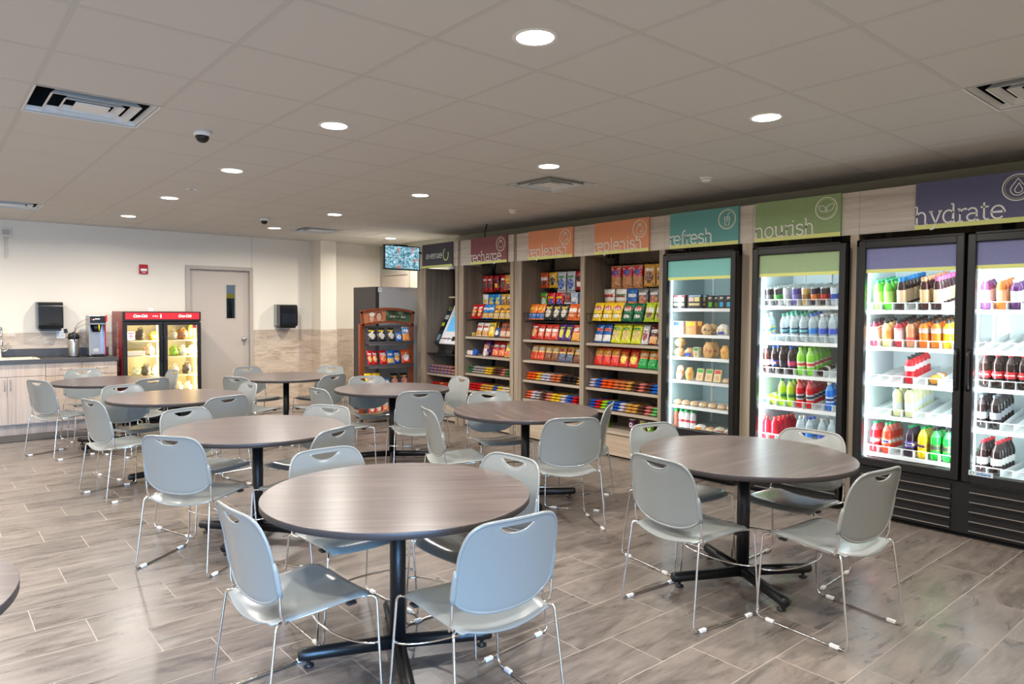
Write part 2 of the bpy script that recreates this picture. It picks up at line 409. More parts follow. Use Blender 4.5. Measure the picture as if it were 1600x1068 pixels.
for a, b in (((wx0-g, ya-.006, wz0-g), (wx0, ya, wz1+g)), ((wx1, ya-.006, wz0-g), (wx1+g, ya, wz1+g)), ((wx0, ya-.006, wz0-g), (wx1, ya, wz0)), ((wx0, ya-.006, wz1), (wx1, ya, wz1+g))): mb.box(a, b, M_['door_taupe'])
mb.build('window_trim', d1)
MB().box((wx0, ya+.015, wz0), (wx1, ya+.021, wz1), M_['glass']).build('window_pane', d1)
mb = MB(); hx, hz = 3.965, 1.117
mb.cyl((hx, ya, hz), (hx, ya-.01, hz), .033, M_['steel']); mb.cyl((hx, ya-.01, hz), (hx, ya-.045, hz), .012, M_['steel'])
mb.lathe([(.012, 0), (.026, .008), (.03, .022), (.026, .036), (.012, .042)], M_['steel'], 16, tf=Matrix.Translation((hx, ya-.035, hz)) @ Matrix.Rotation(PI/2, 4, 'X'))
mb.build('door_knob', d1)
# the corridor seen through the small window: shaded racking with a yellow beam
mb = MB(); corr = mat('corridor_wall', rgb(150, 160, 165), .8)
mb.box((2.6, YB+2.2, 0), (4.9, YB+2.3, 2.9), corr); mb.box((2.6, YB+.2, 2.6), (4.9, YB+2.3, 2.7), corr); mb.box((2.6, YB+.2, -.05), (4.9, YB+2.3, 0), M_['floor'])
struct(mb.build('wall_corridor'))
rk = thing('storage_rack', 'blue grey storage rack with yellow beam seen through the door window', 'rack', (0, 0, 0))
mb = MB(); bl = mat('rack_blue', rgb(45, 66, 74), .5)
for x in (3.5, 3.62, 3.74, 3.86, 3.98, 4.1, 4.22, 4.34): mb.box((x, YB+1.3, 0), (x+.05, YB+1.36, 1.8), bl)
mb.box((3.4, YB+1.4, 0), (4.5, YB+1.5, 1.78), mat('rack_dark', rgb(30, 38, 40), .6)); mb.build('rack_frame', rk)
MB().box((3.3, YB+1.22, 1.78), (4.6, YB+1.29, 1.86), mat('rack_yellow', rgb(205, 175, 50), .5)).build('rack_beam', rk)
area('corridor_lamp', (3.7, YB+1.2, 2.58), (0, 0, -1), .6, .3, 14, (.95, 1, 1))
# door_2 on right wall near the corner (flat slab door in taupe)
mb = MB(); mb.box((XW-.03, 10.12, 0), (XW, 10.17, 2.25), M_['frame_taupe']); mb.box((XW-.03, 11.0, 0), (XW, 11.05, 2.25), M_['frame_taupe']); mb.box((XW-.03, 10.17, 2.2), (XW, 11.0, 2.25), M_['frame_taupe'])
d2 = struct(mb.build('door_2')); MB().box((XW-.012, 10.17, .01), (XW, 11.0, 2.2), M_['door_taupe']).build('door_leaf', d2)
# front wall behind the camera with a wide window
wy = Y0; ax0, ax1, az0, az1 = -2.6, .8, .12, 2.3
mb = MB(); mb.box((X0, wy-TH, 0), (ax0, wy, CEIL+.2), M_['wall']); mb.box((ax1, wy-TH, 0), (X1, wy, CEIL+.2), M_['wall']); mb.box((ax0, wy-TH, 0), (ax1, wy, az0), M_['wall']); mb.box((ax0, wy-TH, az1), (ax1, wy, CEIL+.2), M_['wall'])
struct(mb.build('wall_front'))
mb = MB(); al = mat('aluminium', (.5, .5, .5), .4, 1)
for x in (ax0, (ax0+ax1)/2-.03, ax1-.06): mb.box((x, wy-.1, az0), (x+.06, wy-.04, az1), al)
mb.box((ax0, wy-.1, az0), (ax1, wy-.04, az0+.06), al); mb.box((ax0, wy-.1, az1-.06), (ax1, wy-.04, az1), al)
w1 = struct(mb.build('window_1')); MB().box((ax0, wy-.075, az0), (ax1, wy-.069, az1), M_['glass']).build('pane', w1)
# ------------------------------------------------------------------ ceiling fittings
def in_words(i, j): return ''
EM = mat('lamp_glow', (1, .97, .92), .5, emit=14, emc=(1, .95, .88))
rl = None; names_col = {2.016: 'left row', 3.87: 'right row', .163: 'outer left row', -1.69: 'far outer row'}
for x, y in DOWNLIGHTS:
    if rl is None:
        rl = thing('ceiling_light', 'x', 'ceiling light', group='round recessed ceiling lights')
        mb = MB(); mb.lathe([(.078, 0), (.094, -.004), (.098, 0), (.098, .004)], M_['white'], 28, cap=False); mb.build('trim_ring', rl)
        mb = MB(); n = 28; mb.add([(.079*math.cos(2*PI*i/n), .079*math.sin(2*PI*i/n), -.001) for i in range(n)], [list(range(n))], EM); mb.build('diffuser', rl); o = rl
    else: o = dup(rl)
    o.location = (x, y, CEIL-.0035)
    if x == 5.80: o['label'] = 'round white recessed ceiling light alone near monitor and far corner'
    else:
        k = round((y-.35)/1.855)
        o['label'] = f'round recessed ceiling light, {ORD[max(k, 0)] if k >= 1 else "rearmost behind camera"}{" from camera" if k >= 1 else ""}, {names_col[x]}'
def vent(i, j, label):
    x0, y0 = GX+TS*i, GY+TS*j; c = (x0+TS/2, y0+TS/2, CEIL)
    t_ = thing('air_vent', label, 'air vent', c, 0, 'square ceiling air diffusers')
    mb = MB(); h = .292; mb.box((-h, -h, .2), (h, h, .21), M_['darkvoid'])
    for a, b in (((-h-.012, -h-.012, 0), (-h, h+.012, .2)), ((h, -h-.012, 0), (h+.012, h+.012, .2)), ((-h, -h-.012, 0), (h, -h, .2)), ((-h, h, 0), (h, h+.012, .2))): mb.box(a, b, M_['darkvoid'])
    mb.build('plenum', t_)
    mb = MB(); h1 = .30
    def ring(h0, z0, h1, z1, m, th=.0):
        vs = []
        for h, z in ((h0, z0), (h1, z1)): vs += [(-h, -h, z), (h, -h, z), (h, h, z), (-h, h, z)]
        mb.add(vs, [(k, (k+1) % 4, 4+(k+1) % 4, 4+k) for k in range(4)], m)
    ring(.295, -.004, .278, .03, M_['whitemetal']); ring(.305, -.004, .295, -.004, M_['whitemetal'])
    mb.build('frame', t_)
    for a, b, z in ((.222, .150, .05), (.150, .085, .05)):
        mb = MB(); ring(a, -.008, a-.008, -.008, M_['whitemetal']); ring(a, -.008, a-.03, .026, M_['whitemetal']); mb.build('louver', t_)
    mb = MB(); mb.box((-.085, -.085, -.006), (.085, .085, .002), M_['whitemetal']); mb.build('center_plate', t_)
for (i, j), lb in zip(vent_cells, ['square white air vent in ceiling above the left tables', 'square air vent at right edge of ceiling above hydrate sign', 'square air vent in ceiling before the replenish signs', 'square air vent in ceiling at far left wall', 'square air vent in ceiling before the tiled column']): vent(i, j, lb)
def dome(x, y, z, label, s=1):
    t_ = thing('dome_camera', label, 'security camera', (x, y, z), 0, 'dome security cameras')
    MB().lathe([(.052*s, 0), (.054*s, -.02*s), (.046*s, -.032*s)], M_['white'], 24).build('housing', t_)
    MB().lathe([(.044*s, -.03*s), (.042*s, -.045*s), (.033*s, -.062*s), (.018*s, -.072*s), (.002, -.075*s)], mat('smoked_dome', rgb(18, 18, 20), .08), 24).build('dome', t_)
    return t_
dome(1.433, 4.755, CEIL, 'white dome security camera with dark lens beside left ceiling vent')
dome(3.372, 8.73, CEIL, 'small dome security camera between two far ceiling lights')
dc = dome(5.80, 8.05, 2.2, 'dome security camera under the avenue sign', .9)
def smoke(x, y, label):
    t_ = thing('smoke_detector', label, 'smoke detector', (x, y, CEIL), 0, 'ceiling smoke detectors')
    MB().lathe([(.055, 0), (.056, -.014), (.05, -.02)], M_['white'], 24).build('base', t_)
    MB().lathe([(.042, -.02), (.042, -.034), (.03, -.044), (.002, -.045)], M_['white'], 24).build('sensor_cap', t_)
smoke(5.175, 3.49, 'white smoke detector on ceiling in front of refresh sign')
smoke(5.203, 6.04, 'white smoke detector on ceiling in front of left replenish sign')
t_ = thing('ceiling_sensor', 'tiny grey sensor plate on ceiling between left row lights', 'sensor', (2.02, 7.05, CEIL-.0035))
mb = MB().box((-.05, -.03, -.004), (.05, .03, 0), M_['whitemetal']); mb.build('plate', t_); MB().lathe([(.018, -.004), (.016, -.012), (.004, -.02)], M_['steel'], 14).build('nozzle', t_)
# ------------------------------------------------------------------ wall fittings
t_ = thing('fire_strobe', 'small red fire alarm strobe on wall above the red fridge', 'fire alarm', (2.51, YB, 2.16))
red = mat('alarm_red', rgb(176, 26, 34), .35)
MB().box((-.058, -.035, -.068), (.058, 0, .068), red, bev=.008).build('housing', t_)
MB().box((-.042, -.05, -.028), (.042, -.034, .008), mat('strobe_lens', rgb(235, 235, 232), .1), bev=.005).build('strobe_lens', t_)
text_obj('FIRE', .026, M_['white'], t_, (0, -.0365, -.048), (PI/2, 0, 0))
t_ = thing('junction_box', 'grey square box with thin conduit loop high on left wall', 'junction box', (.885, YB, 2.57))
MB().box((-.055, -.04, -.05), (.06, 0, .05), M_['wall'], bev=.004).box((-.04, -.043, -.035), (.045, -.038, .035), mat('grille_grey', rgb(176, 170, 160), .6)).build('box', t_)
MB().tube(bez([(-.018, -.012, -.05), (-.018, -.012, -.33), (.012, -.012, -.33), (.012, -.012, -.05)], 6, .014), .006, M_['wall']).build('conduit', t_)
def dispenser(x, z, label, w=.28):
    t_ = thing('paper_towel_dispenser', label, 'towel dispenser', (x, YB-.008, z), 0, 'black paper towel dispensers')
    h = .37; pr = [(0, h/2), (-.16, h/2)]+[(-.16-.06*math.sin(rad(a)), h/2-.06+.06*math.cos(rad(a))) for a in (20, 45, 70, 90)]+[(-.225, -.02), (-.225, -.12), (-.2, -h/2+.02), (0, -h/2+.02)]
    mb = MB(); mb.prism([(p[0], p[1]) for p in pr], 0, -w/2, w/2, mat('towel_black', rgb(20, 22, 26), .22, coat=.3)); mb.build('cover', t_)
    MB().box((-w/2-.012, -.1, -h/2+.03), (-w/2, 0, h/2), mat('towel_side', rgb(150, 152, 142), .4)).build('side_plate', t_)
    MB().box((-w/2+.02, -.19, -h/2-.012), (w/2-.02, -.02, -h/2+.02), M_['black'], bev=.006).build('dispensing_slot', t_)
    MB().box((-w/2+.03, -.2275, -.12), (w/2-.03, -.2245, .04), mat('towel_window', rgb(34, 38, 44), .08)).build('view_window', t_)
    mb = MB(); 
    for k in range(7): mb.box((-w/2+.11+k*.019, -.2275, -.105-.004), (-w/2+.122+k*.019, -.2255, -.098), M_['white'])
    mb.build('marking', t_)
dispenser(1.34, 1.485, 'black paper towel dispenser on wall above the sink counter')
dispenser(4.605, 1.485, 'black paper towel dispenser on wall right of the door', .30)
t_ = thing('power_outlet', 'white double power outlet on tiled wall beside the air pot', 'outlet', (1.475, YB-.012, 1.235))
MB().box((-.05, -.006, -.057), (.05, 0, .057), M_['white'], bev=.003).build('cover_plate', t_)
for s in (-.022, .022):
    mb = MB(); mb.box((s-.017, -.009, -.036), (s+.017, -.005, .036), mat('outlet_face', rgb(224, 222, 216), .4))
    for zz in (-.02, .02):
        mb.box((s-.007, -.0095, zz-.005), (s-.004, -.0085, zz+.005), M_['darkvoid']); mb.box((s+.004, -.0095, zz-.005), (s+.007, -.0085, zz+.005), M_['darkvoid'])
    mb.build('socket', t_)
# ------------------------------------------------------------------ tables
TABZ = .76
edge = mat('table_edge', rgb(62, 56, 56), .45)
def make_table(arm_rot, rz=0):
    arm_rot -= rz
    t_ = thing('round_table', 'x', 'table', group='round cafe tables')
    mb = MB(); mb.lathe([(.592, TABZ-.031), (.6, TABZ-.028), (.6, TABZ-.0025), (.5985, TABZ)], edge, 96, ms=[edge, edge, TABW]); mb.build('tabletop', t_)
    mb = MB(); mb.lathe([(.036, .04), (.036, TABZ-.05)], M_['blackmetal'], 24); mb.build('column', t_)
    mb = MB(); mb.lathe([(.12, TABZ-.038), (.12, TABZ-.031)], M_['blackmetal'], 24); mb.box((-.24, -.03, TABZ-.05), (.24, .03, TABZ-.036), M_['blackmetal']); mb.box((-.03, -.24, TABZ-.05), (.03, .24, TABZ-.036), M_['blackmetal']); mb.build('mounting_plate', t_)
    for k in range(4):
        a = arm_rot+k*PI/2; d = Vector((math.cos(a), math.sin(a), 0))
        mb = MB(); mb.tube([d*.02+Vector((0, 0, .066)), d*.40+Vector((0, 0, .056)), d*.432+Vector((0, 0, .056)), d*.44+Vector((0, 0, .056))], .03, M_['blackmetal'], 16, rs=[.031, .0285, .0285, .024])
        leg = mb.build('base_leg', t_)
        mb = MB(); mb.lathe([(.022, 0), (.024, .008), (.009, .014), (.009, .03)], M_['black'], 14, loc=tuple(d*.395)); mb.build('leveling_foot', leg)
    return t_
TABS = [('T1', 1.66, 2.72, -25, 'nearest complete table in the foreground with wood look top'), ('T2', 3.69, 2.20, -29, 'table at right in front of the nourish cooler'), ('T3', 1.80, 4.81, -49, 'table directly behind the nearest table in left row'),
        ('T4', 3.88, 4.33, -27, 'table in front of the left replenish shelves'), ('T5', 3.84, 6.40, -30, 'table in front of the wooden snack rack'), ('T6', 1.87, 7.05, 7, 'third table of left row before red fridge'),
        ('T7', 1.69, 9.05, -50, 'farthest left table beside the sink counter'), ('T8', 3.50, 8.38, -14, 'far table in front of the tiled back wall'), ('T9', -.335, 2.72, -25, 'cut off table at bottom left edge of photo')]
for n, x, y, a, lb in TABS:
    if n == 'T9': x, y = -.375, 2.625
    gr = rad({'T1': -33, 'T3': -30, 'T4': 72, 'T5': -20, 'T9': -30}.get(n, 0)); t_ = make_table(rad(a), gr); t_.location = (x, y, 0); t_.rotation_euler = (0, 0, gr)
    t_['label'] = 'round grey-brown laminate '+lb
# ------------------------------------------------------------------ chairs
CH = {'T1 FL': [1.16, 2.673, -1.519], 'T1 FR': [1.678, 2.155, -0.073], 'T1 BL': [1.677, 3.221, -3.103], 'T1 BR': [2.087, 2.696, 1.633], 'T2 FL': [3.168, 2.202, -1.682], 'T2 BL': [3.722, 2.674, 3.004], 'T2 BR': [4.1, 2.118, 1.594], 'T2 FR': [3.565, 1.639, -0.113], 'T3 FL': [1.333, 4.562, -0.954], 'T3 BL': [1.609, 5.312, -2.789], 'T3 FR': [1.922, 4.299, 0.461], 'T3 BR': [2.236, 4.939, 2.067], 'T4 FL': [3.228, 4.385, -1.889], 'T4 BL': [3.966, 4.788, 2.812], 'T4 FR': [3.644, 3.667, -0.457], 'T4 BR': [4.205, 4.02, 0.576], 'T5 FR': [3.678, 5.694, -0.409], 'T5 BL': [3.847, 6.817, 2.931], 'T5 FL': [3.183, 6.261, -1.547], 'T5 BR': [4.439, 6.363, 1.468], 'T6 FL': [1.326, 6.642, -1.339], 'T6 BL': [1.597, 7.4, -2.81], 'T6 FR': [1.972, 6.397, 0.287], 'T6 BR': [2.34, 7.131, 1.631], 'T7 FL': [1.172, 8.815, -1.136], 'T7 BL': [1.595, 9.733, -2.955], 'T7 FR': [1.84, 8.457, 0.376], 'T7 BR': [2.141, 9.165, 1.624], 'T8 BL': [3.352, 8.923, -2.908], 'T8 FL': [2.93, 7.965, -1.141], 'T8 BR': [4.022, 8.548, 2.0], 'T8 FR': [3.619, 7.722, 0.347]}
GREY = mat('chair_plastic', rgb(134, 137, 134), .2, spec=.55); t = NT(GREY); t.bump(t.noise(t.co('Object'), 700, 2), .06, .0006)
def sheet(S, nu, nv, th, m, name, parent, skip=None):
    """curved sheet with thickness th from S(i,j)->Vector grid"""
    bm = bmesh.new(); V = [[bm.verts.new(S(i/nu, j/nv)) for j in range(nv+1)] for i in range(nu+1)]
    for i in range(nu):
        for j in range(nv):
            if skip and skip(i, j): continue
            bm.faces.new((V[i][j], V[i+1][j], V[i+1][j+1], V[i][j+1]))
    bmesh.ops.remove_doubles(bm, verts=bm.verts, dist=1e-5)
    bmesh.ops.dissolve_degenerate(bm, edges=bm.edges, dist=1e-6)
    loose = [v for v in bm.verts if not v.link_faces]; bmesh.ops.delete(bm, geom=loose, context='VERTS')
    bmesh.ops.recalc_face_normals(bm, faces=bm.faces)
    me = bpy.data.meshes.new(name); bm.to_mesh(me); bm.free()
    for p in me.polygons: p.use_smooth = True
    me.materials.append(m); o = bpy.data.objects.new(name, me); C.objects.link(o)
    s = o.modifiers.new('s', 'SOLIDIFY'); s.thickness = th; s.offset = 0
    b = o.modifiers.new('b', 'BEVEL'); b.width = th*.35; b.segments = 2; b.limit_method = 'ANGLE'; b.angle_limit = rad(50)
    dg = bpy.context.evaluated_depsgraph_get(); me2 = bpy.data.meshes.new_from_object(o.evaluated_get(dg))
    o.modifiers.clear(); o.data = me2; me2.name = name
    if parent: o.parent = parent
    return o
def make_chair():
    t_ = thing('stacking_chair', 'x', 'chair', group='grey stacking chairs around the round tables')
    def seat(a, b):
        u = a*2-1
        # rounded corners through a squircle-like pinch
        hw = .212+.018*b; yr = -.205-.022*(1-u*u); yf = .232-.02*u**6
        cr = 1-.10*max(0, (b-.9)/.1)**2*1-.06*max(0, (.12-b)/.12)**2
        x = u*hw*cr; y = yr+(yf-yr)*b
        z = .448+.012*b-(.030*(1-b)+.010*b)*(1-u*u)-.006*(1-b)
        f = max(0, (b-.86)/.14); z -= .028*f*f
        r = max(0, (.1-b)/.1); z -= .004*r
        e = max(0, (abs(u)-.88)/.12); z -= .010*e*e
        return Vector((x, y, z))
    sheet(seat, 18, 18, .008, GREY, 'seat', t_)
    HWB = .222; zt, zb = .832, .474; sx, sz = .084, .812
    def prof(x):   # outline heights at lateral position x
        u = abs(x)/HWB
        top = .665+(zt-.665)*max(0, 1-u**6.4)**(1/2.3)
        bot = .555-(.555-zb)*max(0, 1-u**2.6)**(1/1.5)
        return bot, top
    def surf(x, z):
        u = x/HWB; f = (z-.53)
        y = -.182-.145*f-.06*max(0, f)**2*4-.028*(1-u*u)
        return Vector((x, y, z))
    NU, NB, NTP = 40, 12, 3
    inner = [sx*math.sin(PI/2*k/7)/HWB for k in range(8)]
    outer = [inner[-1]+(1-inner[-1])*math.sin(PI/2*k/13) for k in range(1, 14)]
    half = inner+outer; xsu = [-q for q in half[:0:-1]]+half
    def back(a, b):
        i = round(a*NU); j = round(b*(NB+NTP+1)); x = xsu[i]*HWB*.998; bo, to = prof(x)
        mid_b = sz-.037*max(0, 1-abs(x/sx)**2.8) if abs(x) < sx else sz; mid_t = sz
        lim = to-.012; mid_b, mid_t = min(mid_b, lim), min(mid_t, lim)
        if j <= NB: z = bo+(mid_b-bo)*j/NB
        else: z = mid_t+(to-mid_t)*(j-NB-1)/NTP
        return surf(x, z)
    bk = sheet(back, NU, NB+NTP+1, .006, GREY, 'backrest', t_, skip=lambda i, j: j == NB)
    # rolled rim, slot rim and side sleeves belong to the backrest moulding
    mb = MB(); top = []; 
    N = 40
    for k in range(N+1):
        x = -math.cos(PI*k/N)*HWB*.998; top.append(surf(x, prof(x)[1]))
    bot = []
    for k in range(1, N):
        x = math.cos(PI*k/N)*HWB*.998; bot.append(surf(x, prof(x)[0]))
    left = [surf(HWB*.998, z) for z in (.64, .60)]; right = [surf(-HWB*.998, z) for z in (.58, .62)]
    mb.tube(top+left+bot+right, .0068, GREY, 8, closed=True)
    sl = [surf(sx*math.cos(PI*k/14), sz-.037*math.sin(PI*k/14)**1.0*(math.sin(PI*k/14) if 0 else 1)) for k in range(15)]
    sl = [surf(x, sz-.037*(1-abs(x/sx)**2.8)) for x in [sx*math.cos(PI*k/16) for k in range(17)]]
    mb.tube(sl+[surf(x, sz) for x in (-sx*.5, 0, sx*.5)], .0042, GREY, 6, closed=True)
    for s in (-1, 1):
        pts = [surf(s*HWB, z)+Vector((s*.004, .002, 0)) for z in (.535, .56, .60, .64, .665)]
        mb.tube(pts, .011, GREY, 10, rs=[.0095, .0115, .0115, .0105, .006])
    rim = mb.mesh('backrest_rim')
    bm = bmesh.new(); bm.from_mesh(bk.data); bm.from_mesh(rim); bm.to_mesh(bk.data); bm.free()
    for s in (-1, 1):
        R_ = Vector((s*.226, -.195, .428)); F_ = Vector((s*.238, .212, .438))
        pts = [(s*.12, -.10, .418), (s*.205, -.165, .432), (s*.232, -.20, .434), (s*.252, -.258, .0065), (s*.270, .228, .0065), (s*.238, .222, .440), (s*.205, .17, .436), (s*.205, -.16, .428)]
        mb = MB(); mb.tube(bez(pts, 6, .035), .0056, M_['chrome'], 8); lf = mb.build('leg_frame', t_)
        for y in (-.19, .15):
            x = s*(.252+(.270-.252)*(y+.258)/.486)
            MB().box((x-.009, y-.022, .0005), (x+.009, y+.022, .017), M_['white'], bev=.003).build('glide', lf)
        MB().box((s*.215-.012, .10, .422), (s*.215+.012, .14, .434), M_['black'], bev=.003).build('stacking_pad', lf)
        mb = MB(); mb.tube(bez([(s*.19, -.12, .430), (s*.218, -.15, .430), (s*.229, -.165, .434), (s*.229, -.182, .47), surf(s*.229, .56)]+[surf(s*.227, .63)], 5, .02), .0056, M_['chrome'], 8); mb.build('back_upright', t_)
    mb = MB(); mb.tube([(.249*math.cos(a), .224-.10*math.sin(a), .25) for a in [PI*k/16 for k in range(17)]], .005, M_['chrome'], 8); mb.build('stretcher', t_)
    mb = MB(); mb.tube(bez([(-.205, .03, .432), (-.18, .0, .412), (.18, .0, .412), (.205, .03, .432)], 5, .03), .005, M_['chrome'], 8); mb.build('seat_crossbar', t_)
    return t_
TN = {'T1': 'nearest round table', 'T2': 'table by the nourish cooler', 'T3': 'second table of left row', 'T4': 'table by the replenish shelves', 'T5': 'table by the snack rack', 'T6': 'third table of left row', 'T7': 'far left table by counter', 'T8': 'table by the back wall'}
PN = {'FL': 'front left', 'FR': 'front right', 'BL': 'back left', 'BR': 'back right'}
chair = make_chair(); first = True
for k, (x, y, a) in CH.items():
    o = chair if first else dup(chair); first = False
    tn, p = k.split(); o.location = (x, y, 0); o.rotation_euler = (0, 0, a)
    o['label'] = f'grey plastic chair with chrome sled legs, {PN[p]} at {TN[tn]}'
